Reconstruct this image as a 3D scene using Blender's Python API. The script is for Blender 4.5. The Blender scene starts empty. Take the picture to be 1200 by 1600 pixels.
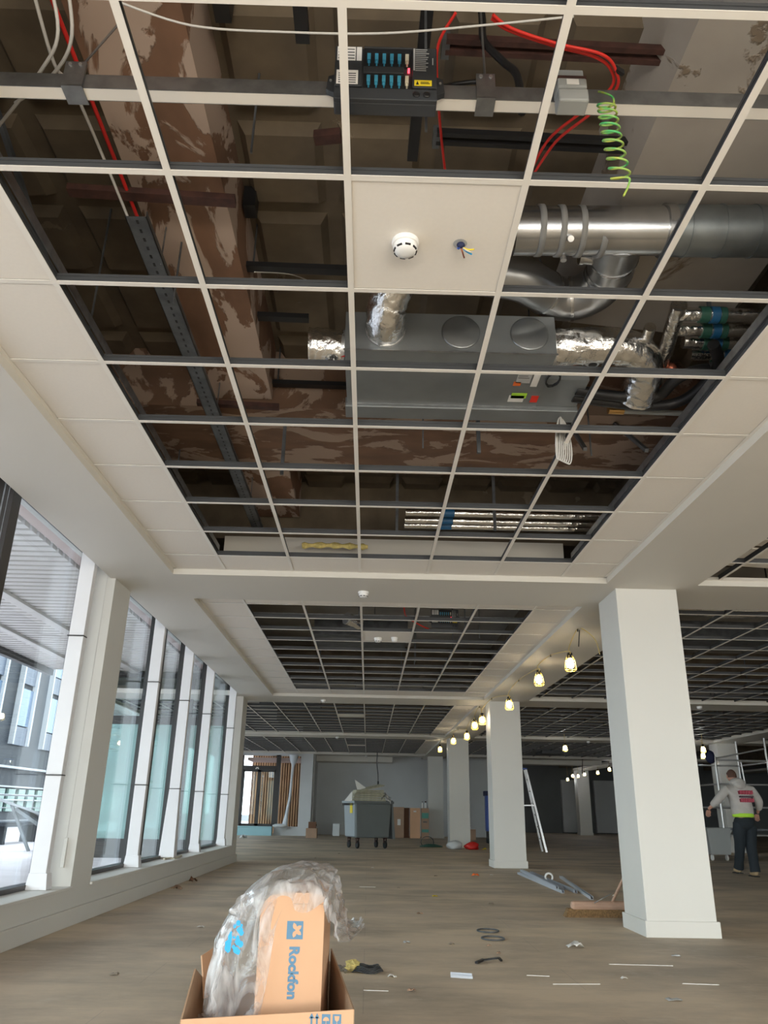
import bpy, bmesh, math, random
from mathutils import Vector, Matrix, Euler
random.seed(7)
PI = math.pi
SC = bpy.context.scene
COL = SC.collection

# ---------------------------------------------------------------- camera, sky, light, exposure
cam_d = bpy.data.cameras.new('camera'); cam = bpy.data.objects.new('camera', cam_d); COL.objects.link(cam)
FPX, PITCH, YAW, ROLL = 1208.015, 0.36887, 0.01324, 0.01807
cp, sp, cy, sy = math.cos(PITCH), math.sin(PITCH), math.cos(YAW), math.sin(YAW)
F_ = Vector((sy*cp, cy*cp, sp)); X_ = Vector((cy, -sy, 0)); U_ = X_.cross(F_)
X2 = X_*math.cos(ROLL) + U_*math.sin(ROLL); U2 = U_*math.cos(ROLL) - X_*math.sin(ROLL)
cam.matrix_world = Matrix(((X2.x, U2.x, -F_.x, 0), (X2.y, U2.y, -F_.y, 0), (X2.z, U2.z, -F_.z, .883), (0, 0, 0, 1)))
cam_d.sensor_fit = 'VERTICAL'; cam_d.sensor_height = 36.0; cam_d.lens = FPX/1600*36
cam_d.clip_start = .05; cam_d.clip_end = 500
SC.camera = cam

W = bpy.data.worlds.new('world'); SC.world = W; W.use_nodes = True
nt = W.node_tree; nt.nodes.clear()
wo = nt.nodes.new('ShaderNodeOutputWorld'); bg = nt.nodes.new('ShaderNodeBackground')
tc = nt.nodes.new('ShaderNodeTexCoord'); sx = nt.nodes.new('ShaderNodeSeparateXYZ'); cr = nt.nodes.new('ShaderNodeValToRGB')
nz = nt.nodes.new('ShaderNodeTexNoise'); nz.inputs['Scale'].default_value = 2.5; nz.inputs['Detail'].default_value = 4
mx = nt.nodes.new('ShaderNodeMix'); mx.data_type = 'RGBA'; mx.inputs[0].default_value = .25
nt.links.new(tc.outputs['Generated'], sx.inputs[0]); nt.links.new(sx.outputs['Z'], cr.inputs[0])
cr.color_ramp.elements[0].position = 0; cr.color_ramp.elements[0].color = (.86, .93, 1, 1)
cr.color_ramp.elements[1].position = .8; cr.color_ramp.elements[1].color = (.72, .84, 1, 1)
nt.links.new(tc.outputs['Generated'], nz.inputs[0]); nt.links.new(cr.outputs[0], mx.inputs[6]); nt.links.new(nz.outputs[0], mx.inputs[7])
nt.links.new(mx.outputs[2], bg.inputs[0]); nt.links.new(bg.outputs[0], wo.inputs[0])
bg.inputs[1].default_value = 6.2
SC.view_settings.view_transform = 'Standard'; SC.view_settings.look = 'None'; SC.view_settings.gamma = 1
SC.view_settings.use_curve_mapping = False
SC.view_settings.exposure = 0.0
def fill_light(name, loc, size, tilt, power, col):     # daylight stand-in: area light added behind the camera to brighten the room
    d = bpy.data.lights.new(name, 'AREA'); d.shape = 'RECTANGLE'; d.size, d.size_y = size; d.energy = power; d.color = col
    o = bpy.data.objects.new(name, d); COL.objects.link(o); o.location = loc; o.rotation_euler = (PI/2+tilt, 0, 0); return o
fill_light('added_rear_fill', (5.0, -3.95, 1.6), (14, 2.2), -.26, 420, (1, .96, .89))  # added fill at the unseen rear glazing, brightens columns and floor
fill_light('added_uplight', (2.0, -3.6, .45), (8, .8), .75, 290, (1, .92, .80))  # added uplight low behind the camera, brightens ceiling and void

# ---------------------------------------------------------------- materials
M = {}
def mat(name, col, rough=.6, metal=0., var=0., scale=6., bump=0., bscale=30., col2=None, emit=0., spec=.5, stretch=None):
    m = bpy.data.materials.new(name); m.use_nodes = True; n = m.node_tree; p = n.nodes['Principled BSDF']
    p.inputs['Base Color'].default_value = (*col, 1); p.inputs['Roughness'].default_value = rough
    p.inputs['Metallic'].default_value = metal; p.inputs['Specular IOR Level'].default_value = spec
    if emit:
        p.inputs['Emission Color'].default_value = (*col, 1); p.inputs['Emission Strength'].default_value = emit
    t = n.nodes.new('ShaderNodeTexCoord'); mp = n.nodes.new('ShaderNodeMapping')
    n.links.new(t.outputs['Object'], mp.inputs[0])
    if stretch: mp.inputs['Scale'].default_value = stretch
    if var or col2:
        z = n.nodes.new('ShaderNodeTexNoise'); z.inputs['Scale'].default_value = scale; z.inputs['Detail'].default_value = 6
        n.links.new(mp.outputs[0], z.inputs[0])
        r = n.nodes.new('ShaderNodeValToRGB'); n.links.new(z.outputs[0], r.inputs[0])
        c2 = col2 if col2 else tuple(c*(1-var) for c in col)
        r.color_ramp.elements[0].position = .38; r.color_ramp.elements[0].color = (*c2, 1)
        r.color_ramp.elements[1].position = .62; r.color_ramp.elements[1].color = (*col, 1)
        n.links.new(r.outputs[0], p.inputs['Base Color'])
    if bump:
        z = n.nodes.new('ShaderNodeTexNoise'); z.inputs['Scale'].default_value = bscale; z.inputs['Detail'].default_value = 4
        n.links.new(mp.outputs[0], z.inputs[0])
        b = n.nodes.new('ShaderNodeBump'); b.inputs['Strength'].default_value = bump; b.inputs['Distance'].default_value = .01
        n.links.new(z.outputs[0], b.inputs['Height']); n.links.new(b.outputs[0], p.inputs['Normal'])
    M[name] = m
    return m
mat('paint', (.67, .655, .61), .55, var=.03, scale=1.2)
mat('ceil_paint', (.67, .635, .565), .6, var=.03, scale=.8)
mat('tile', (.81, .755, .675), .85, var=.015, scale=60)
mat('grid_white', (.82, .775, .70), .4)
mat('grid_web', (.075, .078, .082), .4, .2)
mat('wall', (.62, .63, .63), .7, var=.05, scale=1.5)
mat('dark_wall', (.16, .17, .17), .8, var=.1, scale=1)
mat('white_plastic', (.86, .85, .82), .35)
mat('casing', (.80, .79, .80), .4, var=.04, scale=2)
mat('dark_frame', (.035, .03, .028), .4)
mat('galv', (.36, .37, .38), .38, .85, var=.25, scale=14, bump=.05)
mat('galv_dark', (.16, .17, .18), .45, .6, var=.3, scale=10)
mat('galv_fcu', (.27, .285, .29), .42, .55, var=.12, scale=5)
mat('duct', (.55, .56, .57), .24, .95, var=.2, scale=5, bump=.04, bscale=12)
mat('duct_mid', (.42, .43, .44), .30, .9, var=.2, scale=5)
mat('duct_dull', (.30, .33, .34), .42, .8, var=.25, scale=6)
mat('spigot', (.34, .36, .37), .30, .8, var=.15, scale=7)
mat('stud', (.56, .60, .66), .4, .25)
mat('mastic', (.30, .30, .29), .8)
mat('foil', (.80, .79, .77), .22, 1., bump=.9, bscale=26)
mat('black', (.012, .012, .013), .45)
mat('black_box', (.035, .038, .042), .45)
mat('grey_plastic', (.33, .34, .33), .5)
mat('red', (.62, .02, .015), .4)
mat('redcable', (.70, .03, .02), .4)
mat('rust', (.065, .025, .018), .7, var=.4, scale=20)
mat('blue_plug', (.05, .28, .42), .4)
mat('band_blue', (.015, .10, .22), .45)
mat('beige', (.60, .55, .42), .5)
mat('yellow', (.80, .62, .03), .5)
mat('green', (.07, .42, .12), .45, col2=(.42, .46, .08), scale=22)
mat('green_band', (.05, .26, .20), .5)
mat('green_sign', (.02, .085, .06), .5)
mat('orange', (.85, .16, .02), .5)
mat('fluo', (.85, .03, .01), .5)
mat('lime', (.45, .80, .05), .6)
mat('blue', (.03, .08, .35), .45)
mat('navy', (.01, .015, .06), .7)
mat('white_cable', (.58, .56, .52), .5)
mat('brass', (.55, .33, .12), .3, .9)
mat('copper', (.38, .12, .07), .4, .8)
mat('paper', (.80, .78, .74), .8)
mat('label_grey', (.45, .45, .44), .6)
mat('yellow_wool', (.68, .55, .20), .95, var=.3, scale=30, bump=.8, bscale=60)
mat('cardboard', (.68, .40, .235), .75, var=.05, scale=3)
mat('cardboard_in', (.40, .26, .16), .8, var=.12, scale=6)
mat('cardboard_far', (.42, .27, .18), .8, var=.1, scale=4)
mat('cardboard_dark', (.16, .075, .04), .8)
mat('print_blue', (.10, .23, .36), .6)
mat('spray_blue', (.02, .40, .85), .5)
mat('wood', (.56, .36, .26), .6, var=.15, scale=8, stretch=(1, 6, 6))
mat('bristle', (.30, .18, .08), .9, var=.4, scale=60, bump=.8, bscale=90)
mat('bin', (.17, .19, .195), .5, var=.05, scale=3)
mat('bin_lit', (.33, .36, .38), .5)  # lighter copy of the bin grey, light on one side put into colour
mat('rubber', (.02, .02, .02), .8)
mat('board', (.52, .49, .36), .8, var=.2, scale=14)
mat('insul_blue', (.33, .55, .60), .7)
mat('alu', (.62, .62, .62), .35, .8)
mat('hoodie', (.50, .47, .44), .9, var=.08, scale=12, bump=.3, bscale=20)
mat('hoodie_print', (.50, .08, .12), .8)
mat('hoodie_print2', (.12, .08, .10), .8)
mat('trousers', (.012, .018, .024), .85, bump=.3, bscale=14)
mat('skin', (.55, .30, .22), .55)
mat('hair', (.10, .05, .035), .8)
mat('boot', (.42, .30, .17), .75)
mat('cable_yellow', (.62, .47, .17), .5)
mat('cage', (.85, .66, .18), .5)
mat('bulb', (1., .86, .62), .3, emit=40.)
mat('bulb_far', (.93, .96, 1.), .3, emit=60.)
mat('led', (1., .05, .08), .3, emit=4.)
mat('bag_white', (.66, .68, .68), .35, bump=.8, bscale=16)
mat('cloth', (.72, .76, .80), .5, bump=.3, bscale=10)
mat('paving', (.60, .53, .54), .85, var=.12, scale=2)
mat('asphalt', (.12, .12, .12), .9)
mat('clad', (.025, .03, .038), .6)
mat('clad_white', (.45, .46, .47), .5)
mat('sky_glass', (.13, .20, .30), .15, .2)  # blue base colour stands for sky reflected in the panes
mat('spandrel', (.10, .12, .16), .4)
mat('greenglass', (.20, .30, .26), .3)
mat('slat_white', (.66, .62, .59), .6)
mat('timber', (.80, .50, .28), .7, var=.3, scale=9, stretch=(1, 1, .2))
mat('timber_gap', (.22, .12, .07), .9)
mat('pink_soffit', (.55, .43, .39), .8)
mat('dust', (.34, .28, .22), .9)

def nodes(m): return m.node_tree.nodes, m.node_tree.links
# floor: dusty grey brown boards with seams, scuffs and pale dust
def floor_mat():
    m = mat('floor', (.3, .25, .2), .75); N, L = nodes(m); p = N['Principled BSDF']
    t = N.new('ShaderNodeTexCoord')
    br = N.new('ShaderNodeTexBrick'); br.offset = .5; br.inputs['Scale'].default_value = 1
    br.inputs['Brick Width'].default_value = 2.4; br.inputs['Row Height'].default_value = .6
    br.inputs['Mortar Size'].default_value = .004; br.inputs['Mortar Smooth'].default_value = .4
    br.inputs['Color1'].default_value = (.64, .515, .37, 1); br.inputs['Color2'].default_value = (.61, .49, .36, 1)
    br.inputs['Mortar'].default_value = (.54, .435, .325, 1)
    L.new(t.outputs['Object'], br.inputs[0])
    mp = N.new('ShaderNodeMapping'); mp.inputs['Scale'].default_value = (.6, 1.1, 1); L.new(t.outputs['Object'], mp.inputs[0])
    n1 = N.new('ShaderNodeTexNoise'); n1.inputs['Scale'].default_value = 1.1; n1.inputs['Detail'].default_value = 9; n1.inputs['Roughness'].default_value = .65
    L.new(mp.outputs[0], n1.inputs[0])
    r1 = N.new('ShaderNodeValToRGB'); r1.color_ramp.elements[0].position = .36; r1.color_ramp.elements[0].color = (.58, .59, .61, 1)
    r1.color_ramp.elements[1].position = .60; r1.color_ramp.elements[1].color = (1, 1, 1, 1); L.new(n1.outputs[0], r1.inputs[0])
    mm = N.new('ShaderNodeMix'); mm.data_type = 'RGBA'; mm.blend_type = 'MULTIPLY'; mm.inputs[0].default_value = 1.0
    L.new(br.outputs[0], mm.inputs[6]); L.new(r1.outputs[0], mm.inputs[7])
    n2 = N.new('ShaderNodeTexNoise'); n2.inputs['Scale'].default_value = 3.5; n2.inputs['Detail'].default_value = 10; n2.inputs['Roughness'].default_value = .7
    L.new(t.outputs['Object'], n2.inputs[0])
    r2 = N.new('ShaderNodeValToRGB'); r2.color_ramp.elements[0].position = .55; r2.color_ramp.elements[1].position = .78
    r2.color_ramp.elements[1].color = (.5, .5, .5, 1); L.new(n2.outputs[0], r2.inputs[0])
    m2 = N.new('ShaderNodeMix'); m2.data_type = 'RGBA'; L.new(r2.outputs[0], m2.inputs[0]); L.new(mm.outputs[2], m2.inputs[6]); m2.inputs[7].default_value = (.70, .63, .53, 1)
    L.new(m2.outputs[2], p.inputs['Base Color'])
    r3 = N.new('ShaderNodeValToRGB'); r3.color_ramp.elements[0].color = (.45, .45, .45, 1); r3.color_ramp.elements[1].color = (.8, .8, .8, 1); L.new(n2.outputs[0], r3.inputs[0])
    L.new(r3.outputs[0], p.inputs['Roughness'])
    b = N.new('ShaderNodeBump'); b.inputs['Strength'].default_value = .25; b.inputs['Distance'].default_value = .01
    L.new(n2.outputs[0], b.inputs['Height']); L.new(b.outputs[0], p.inputs['Normal'])
floor_mat()
def patchy(name, base, base2, peel, thr=.53, sc=2.2, stretch=(1, 1, 1), rough=.9):
    m = mat(name, base, rough); N, L = nodes(m); p = N['Principled BSDF']
    t = N.new('ShaderNodeTexCoord'); mp = N.new('ShaderNodeMapping'); mp.inputs['Scale'].default_value = stretch
    L.new(t.outputs['Object'], mp.inputs[0])
    n0 = N.new('ShaderNodeTexNoise'); n0.inputs['Scale'].default_value = sc*1.7; n0.inputs['Detail'].default_value = 8; L.new(mp.outputs[0], n0.inputs[0])
    a = N.new('ShaderNodeMix'); a.data_type = 'RGBA'; a.inputs[6].default_value = (*base, 1); a.inputs[7].default_value = (*base2, 1)
    r0 = N.new('ShaderNodeValToRGB'); r0.color_ramp.elements[0].position = .35; r0.color_ramp.elements[1].position = .65
    L.new(n0.outputs[0], r0.inputs[0]); L.new(r0.outputs[0], a.inputs[0])
    n1 = N.new('ShaderNodeTexNoise'); n1.inputs['Scale'].default_value = sc; n1.inputs['Detail'].default_value = 7; n1.inputs['Roughness'].default_value = .6
    n1.inputs['Distortion'].default_value = .6; L.new(mp.outputs[0], n1.inputs[0])
    r1 = N.new('ShaderNodeValToRGB'); r1.color_ramp.elements[0].position = thr; r1.color_ramp.elements[1].position = thr+.02; L.new(n1.outputs[0], r1.inputs[0])
    b = N.new('ShaderNodeMix'); b.data_type = 'RGBA'; L.new(r1.outputs[0], b.inputs[0]); L.new(a.outputs[2], b.inputs[6]); b.inputs[7].default_value = (*peel, 1)
    L.new(b.outputs[2], p.inputs['Base Color'])
    bp = N.new('ShaderNodeBump'); bp.inputs['Strength'].default_value = .5; bp.inputs['Distance'].default_value = .012
    L.new(r1.outputs[0], bp.inputs['Height']); L.new(bp.outputs[0], p.inputs['Normal'])
patchy('plaster', (.225, .12, .07), (.16, .085, .05), (.45, .34, .27), .485, 1.5, (2.2, 1, 1))
patchy('plaster_x', (.20, .11, .065), (.14, .08, .05), (.33, .235, .175), .51, 2.0, (1, 2.2, 1))
patchy('concrete', (.155, .118, .076), (.105, .08, .053), (.21, .165, .115), .66, 2.6)
patchy('concrete_lit', (.40, .37, .33), (.30, .28, .25), (.26, .22, .18), .64, .9)  # lighter slab concrete, light over the farther bays put into its colour
patchy('concrete_grey', (.40, .36, .31), (.34, .30, .26), (.22, .17, .12), .62, 1.6)

def glass_mat(name, tint, refl=1.0):
    m = bpy.data.materials.new(name); m.use_nodes = True; N, L = nodes(m); N.clear()
    o = N.new('ShaderNodeOutputMaterial'); mixs = N.new('ShaderNodeMixShader'); t = N.new('ShaderNodeBsdfTransparent'); g = N.new('ShaderNodeBsdfGlossy')
    f = N.new('ShaderNodeFresnel'); f.inputs[0].default_value = 1.5; ml = N.new('ShaderNodeMath'); ml.operation = 'MULTIPLY'; ml.inputs[1].default_value = refl
    t.inputs[0].default_value = (*tint, 1); g.inputs[0].default_value = (.9, .95, 1, 1); g.inputs['Roughness'].default_value = 0.0
    ge = N.new('ShaderNodeNewGeometry'); mi = N.new('ShaderNodeMix'); mi.data_type = 'FLOAT'; mi.inputs[2].default_value = 1.5; mi.inputs[3].default_value = 1/1.5
    L.new(ge.outputs['Backfacing'], mi.inputs[0]); L.new(mi.outputs[0], f.inputs[0])
    L.new(f.outputs[0], ml.inputs[0]); L.new(ml.outputs[0], mixs.inputs[0]); L.new(t.outputs[0], mixs.inputs[1]); L.new(g.outputs[0], mixs.inputs[2]); L.new(mixs.outputs[0], o.inputs[0])
    M[name] = m
glass_mat('glass', (.93, .975, .97), .8)
def frosted(name, col, trans=.4):
    m = bpy.data.materials.new(name); m.use_nodes = True; N, L = nodes(m); N.clear()
    o = N.new('ShaderNodeOutputMaterial'); a = N.new('ShaderNodeMixShader'); b = N.new('ShaderNodeMixShader')
    d = N.new('ShaderNodeBsdfDiffuse'); tl = N.new('ShaderNodeBsdfTranslucent'); tr = N.new('ShaderNodeBsdfTransparent')
    for s in (d, tl): s.inputs[0].default_value = (*col, 1)
    tr.inputs[0].default_value = (.75, .95, .92, 1)
    a.inputs[0].default_value = .5; b.inputs[0].default_value = trans
    L.new(d.outputs[0], a.inputs[1]); L.new(tl.outputs[0], a.inputs[2]); L.new(a.outputs[0], b.inputs[1]); L.new(tr.outputs[0], b.inputs[2]); L.new(b.outputs[0], o.inputs[0])
    M[name] = m
frosted('teal_glass', (.74, .90, .88), .45)  # pale diffuse colour holds the glass tint plus painted sky reflection
def wrap_mat():
    m = bpy.data.materials.new('wrap'); m.use_nodes = True; N, L = nodes(m); N.clear()
    o = N.new('ShaderNodeOutputMaterial'); a = N.new('ShaderNodeMixShader'); b = N.new('ShaderNodeMixShader')
    d = N.new('ShaderNodeBsdfTranslucent'); d.inputs[0].default_value = (.95, .95, .95, 1)
    g = N.new('ShaderNodeBsdfGlossy'); g.inputs['Roughness'].default_value = .18
    tr = N.new('ShaderNodeBsdfTransparent'); tr.inputs[0].default_value = (.97, .97, .97, 1)
    t = N.new('ShaderNodeTexCoord'); n = N.new('ShaderNodeTexNoise'); n.inputs['Scale'].default_value = 9; n.inputs['Detail'].default_value = 5; n.inputs['Distortion'].default_value = 1.5
    mp = N.new('ShaderNodeMapping'); mp.inputs['Scale'].default_value = (1.6, 1, .6); L.new(t.outputs['Object'], mp.inputs[0]); L.new(mp.outputs[0], n.inputs[0])
    r = N.new('ShaderNodeValToRGB'); r.color_ramp.elements[0].position = .42; r.color_ramp.elements[0].color = (.17, .17, .17, 1); r.color_ramp.elements[1].position = .70; r.color_ramp.elements[1].color = (.72, .72, .72, 1)
    L.new(n.outputs[0], r.inputs[0]); L.new(r.outputs[0], a.inputs[0]); d2 = N.new('ShaderNodeBsdfDiffuse'); d2.inputs[0].default_value = (.92, .93, .95, 1); dm = N.new('ShaderNodeMixShader'); L.new(d.outputs[0], dm.inputs[1]); L.new(d2.outputs[0], dm.inputs[2])
    L.new(tr.outputs[0], a.inputs[1]); L.new(dm.outputs[0], a.inputs[2])
    lw = N.new('ShaderNodeLayerWeight'); lw.inputs[0].default_value = .24; L.new(lw.outputs['Facing'], b.inputs[0])
    bm_ = N.new('ShaderNodeBump'); bm_.inputs['Strength'].default_value = .9; bm_.inputs['Distance'].default_value = .02; L.new(n.outputs[0], bm_.inputs['Height'])
    L.new(bm_.outputs[0], g.inputs['Normal']); L.new(bm_.outputs[0], lw.inputs['Normal'])
    L.new(a.outputs[0], b.inputs[1]); L.new(g.outputs[0], b.inputs[2]); L.new(b.outputs[0], o.inputs[0]); M['wrap'] = m
wrap_mat()

# ---------------------------------------------------------------- mesh helpers
class MB:
    def __init__(s): s.v = []; s.f = []; s.mi = []; s.sm = []; s.mats = []; s.cur = 0
    def use(s, name):
        if name not in s.mats: s.mats.append(name)
        s.cur = s.mats.index(name); return s
    def add(s, vs, fs, smooth=False):
        b = len(s.v); s.v += [Vector(v) for v in vs]
        for f in fs: s.f.append([b+i for i in f]); s.mi.append(s.cur); s.sm.append(smooth)
        return s
    def box(s, x0, y0, z0, x1, y1, z1):
        return s.hexa([(x0,y0,z0),(x1,y0,z0),(x1,y1,z0),(x0,y1,z0),(x0,y0,z1),(x1,y0,z1),(x1,y1,z1),(x0,y1,z1)])
    def hexa(s, p): return s.add(p, [(0,3,2,1),(4,5,6,7),(0,1,5,4),(1,2,6,5),(2,3,7,6),(3,0,4,7)])
    def obox(s, c, size, rot=(0,0,0)):
        R = Euler(rot).to_matrix(); c = Vector(c); h = [q/2 for q in size]
        return s.hexa([c + R @ Vector((a*h[0], b*h[1], d*h[2])) for d in (-1,1) for a,b in ((-1,-1),(1,-1),(1,1),(-1,1))])
    def bar(s, p0, p1, w, h, up=(0,0,1)):
        p0, p1 = Vector(p0), Vector(p1); d = (p1-p0).normalized(); u = Vector(up)
        if abs(d.dot(u)) > .95: u = Vector((0,1,0))
        x = d.cross(u).normalized(); u = x.cross(d)
        q = []
        for p in (p0, p1): q += [p-x*w/2-u*h/2, p+x*w/2-u*h/2, p+x*w/2+u*h/2, p-x*w/2+u*h/2]
        return s.add(q, [(0,3,2,1),(4,5,6,7),(0,1,5,4),(1,2,6,5),(2,3,7,6),(3,0,4,7)])
    def tube(s, pts, r, n=10, cap=True, closed=False, rf=None):
        P = [Vector(p) for p in pts]; N = len(P); vs = []; prev = None
        for i, p in enumerate(P):
            a = P[i-1] if (i > 0 or closed) else P[0]; b = P[(i+1) % N] if (i < N-1 or closed) else P[-1]
            d = (b-a).normalized()
            if prev is None:
                u = Vector((0,0,1)) if abs(d.z) < .9 else Vector((0,1,0))
            else: u = prev
            x = d.cross(u).normalized(); u = x.cross(d).normalized(); prev = u
            rr = r[i] if isinstance(r, (list, tuple)) else r
            for j in range(n):
                t = 2*PI*j/n; q = rr*(rf(i, j) if rf else 1)
                vs.append(p + x*math.cos(t)*q + u*math.sin(t)*q)
        fs = []
        for i in range(N if closed else N-1):
            for j in range(n):
                a = i*n+j; b = i*n+(j+1) % n; c = ((i+1) % N)*n+(j+1) % n; d = ((i+1) % N)*n+j
                fs.append((a, b, c, d))
        s.add(vs, fs, True)
        if cap and not closed:
            s.add([vs[j] for j in range(n)], [tuple(reversed(range(n)))]); s.add([vs[(N-1)*n+j] for j in range(n)], [tuple(range(n))])
        return s
    def cyl(s, p0, p1, r, r1=None, n=16): return s.tube([p0, p1], [r, r if r1 is None else r1], n)
    def lathe(s, c, prof, n=20, axis='z'):
        c = Vector(c); vs = []
        for (r, h) in prof:
            for j in range(n):
                t = 2*PI*j/n
                q = {'z': (r*math.cos(t), r*math.sin(t), h), 'x': (h, r*math.cos(t), r*math.sin(t)), 'y': (r*math.cos(t), h, r*math.sin(t))}[axis]
                vs.append(c+Vector(q))
        fs = [(i*n+j, i*n+(j+1) % n, (i+1)*n+(j+1) % n, (i+1)*n+j) for i in range(len(prof)-1) for j in range(n)]
        s.add(vs, fs, True)
        k = (len(prof)-1)*n
        s.add(vs[:n], [tuple(reversed(range(n)))]); s.add(vs[k:], [tuple(range(n))]); return s
    def sphere(s, c, r, n=12, m=8):
        rr = r if isinstance(r, tuple) else (r, r, r); c = Vector(c); vs = []
        for i in range(m+1):
            a = PI*i/m
            for j in range(n):
                t = 2*PI*j/n; vs.append(c+Vector((rr[0]*math.sin(a)*math.cos(t), rr[1]*math.sin(a)*math.sin(t), rr[2]*math.cos(a))))
        return s.add(vs, [(i*n+j, (i+1)*n+j, (i+1)*n+(j+1) % n, i*n+(j+1) % n) for i in range(m) for j in range(n)], True)
    def sheet(s, rows):
        n = len(rows[0]); vs = [p for r in rows for p in r]
        return s.add(vs, [(i*n+j, i*n+j+1, (i+1)*n+j+1, (i+1)*n+j) for i in range(len(rows)-1) for j in range(n-1)], True)
    def build(s, name, m=None, parent=None, origin=None, bevel=0, solid=0, sub=0):
        if m: s.mats = [m]; s.mi = [0]*len(s.f)
        if parent is not None: origin = world_loc(parent)
        elif origin is None:
            xs = [v.x for v in s.v]; ys = [v.y for v in s.v]; zs = [v.z for v in s.v]
            origin = Vector(((min(xs)+max(xs))/2, (min(ys)+max(ys))/2, min(zs)))
        origin = Vector(origin)
        me = bpy.data.meshes.new(name); me.from_pydata([tuple(v-origin) for v in s.v], [], s.f)
        for k in s.mats: me.materials.append(M[k])
        for p, a, b in zip(me.polygons, s.mi, s.sm): p.material_index = a; p.use_smooth = b
        me.update()
        bm = bmesh.new(); bm.from_mesh(me)
        if not solid: bmesh.ops.recalc_face_normals(bm, faces=bm.faces)
        bm.to_mesh(me); bm.free()
        o = bpy.data.objects.new(name, me); COL.objects.link(o)
        if parent is not None: o.parent = parent
        else: o.location = origin
        if bevel:
            b = o.modifiers.new('bevel', 'BEVEL'); b.width = bevel; b.segments = 2; b.limit_method = 'ANGLE'; b.angle_limit = .7
        if solid:
            b = o.modifiers.new('solid', 'SOLIDIFY'); b.thickness = solid; b.offset = 0
        if sub:
            b = o.modifiers.new('sub', 'SUBSURF'); b.levels = sub; b.render_levels = sub
        return o
def world_loc(o):
    l = Vector(o.location); p = o.parent
    while p is not None: l += Vector(p.location); p = p.parent
    return l
def tag(o, label, cat, group=None, kind=None):
    o['label'] = label; o['category'] = cat
    if group: o['group'] = group
    if kind: o['kind'] = kind
    return o
def empty(name, loc, label, cat, group=None):
    o = bpy.data.objects.new(name, None); COL.objects.link(o); o.location = loc; o.empty_display_size = .1
    return tag(o, label, cat, group)
def struct(o): o['kind'] = 'structure'; return o
def kids(o): return [c for c in bpy.data.objects if c.parent == o]
def dup(root, loc, label=None, rotz=None, group=None, scale=None):
    def rec(o, par):
        c = o.copy(); COL.objects.link(c); c.parent = par
        for k in kids(o): rec(k, c)
        return c
    r = rec(root, None); r.location = loc
    if label: r['label'] = label
    if group: r['group'] = group
    if rotz is not None: r.rotation_euler = (0, 0, rotz)
    if scale: r.scale = scale
    return r
def smooth_path(pts, k=6):
    P = [Vector(p) for p in pts]; out = []
    for i in range(len(P)-1):
        p0 = P[max(i-1, 0)]; p1 = P[i]; p2 = P[i+1]; p3 = P[min(i+2, len(P)-1)]
        for j in range(k):
            t = j/k
            out.append(.5*((2*p1)+(p2-p0)*t+(2*p0-5*p1+4*p2-p3)*t*t+(3*p1-p0-3*p2+p3)*t**3))
    return out+[P[-1]]
def text_obj(name, body, size, m, parent, loc, rot, bold=.0, depth=.0004, align='CENTER'):
    cu = bpy.data.curves.new(name, 'FONT'); cu.body = body; cu.size = size; cu.extrude = depth; cu.offset = bold; cu.align_x = align; cu.align_y = 'CENTER'
    t = bpy.data.objects.new(name+'_tmp', cu); COL.objects.link(t)
    bpy.context.view_layer.update()
    dg = bpy.context.evaluated_depsgraph_get(); me = bpy.data.meshes.new_from_object(t.evaluated_get(dg))
    bpy.data.objects.remove(t, do_unlink=True)
    me.materials.clear(); me.materials.append(M[m])
    o = bpy.data.objects.new(name, me); COL.objects.link(o); o.parent = parent; o.location = Vector(loc)-world_loc(parent) if parent else loc
    o.rotation_euler = rot; return o

# ---------------------------------------------------------------- the setting
T, S = 2.8595, 2.8075            # tile plane, soffit plane
P = 7.78
SLAB = 3.78
XL, XR = 2.085, 2.90             # longitudinal soffit strip round the first row of columns
XCOL = [2.207, 9.72, 17.2]
YCOL = [6.767 + P*k for k in range(-1, 5)]
struct(MB().box(-5.6, -4.2, -.2, 22, 42, 0).build('floor', 'floor', origin=(0, 0, 0)))
m = MB().use('concrete')
m.box(-5.6, -4.2, SLAB, 22, 6.9, SLAB+.2)
struct(m.build('ceiling', None, origin=(0, 0, SLAB)))
struct(MB().box(-5.6, 6.9, SLAB, 22, 42, SLAB+.2).build('ceiling', 'concrete_lit', origin=(0, 0, SLAB)))
# coffered underside of the slab over the nearest bay
m = MB().use('concrete')
for i in range(-4, 9):
    for j in range(0, 12):
        x = -.68+.455*i; y = .35+.565*j
        if -1.0 < x+.2 < -.65: continue
        a, b, d = .02, .055, .05
        m.hexa([(x+b, y+b, SLAB-d), (x+.42-b, y+b, SLAB-d), (x+.42-b, y+.52-b, SLAB-d), (x+b, y+.52-b, SLAB-d),
                (x+a, y+a, SLAB), (x+.42-a, y+a, SLAB), (x+.42-a, y+.52-a, SLAB), (x+a, y+.52-a, SLAB)])
struct(m.build('trim_1', None, origin=(0, 0, SLAB)))
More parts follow.
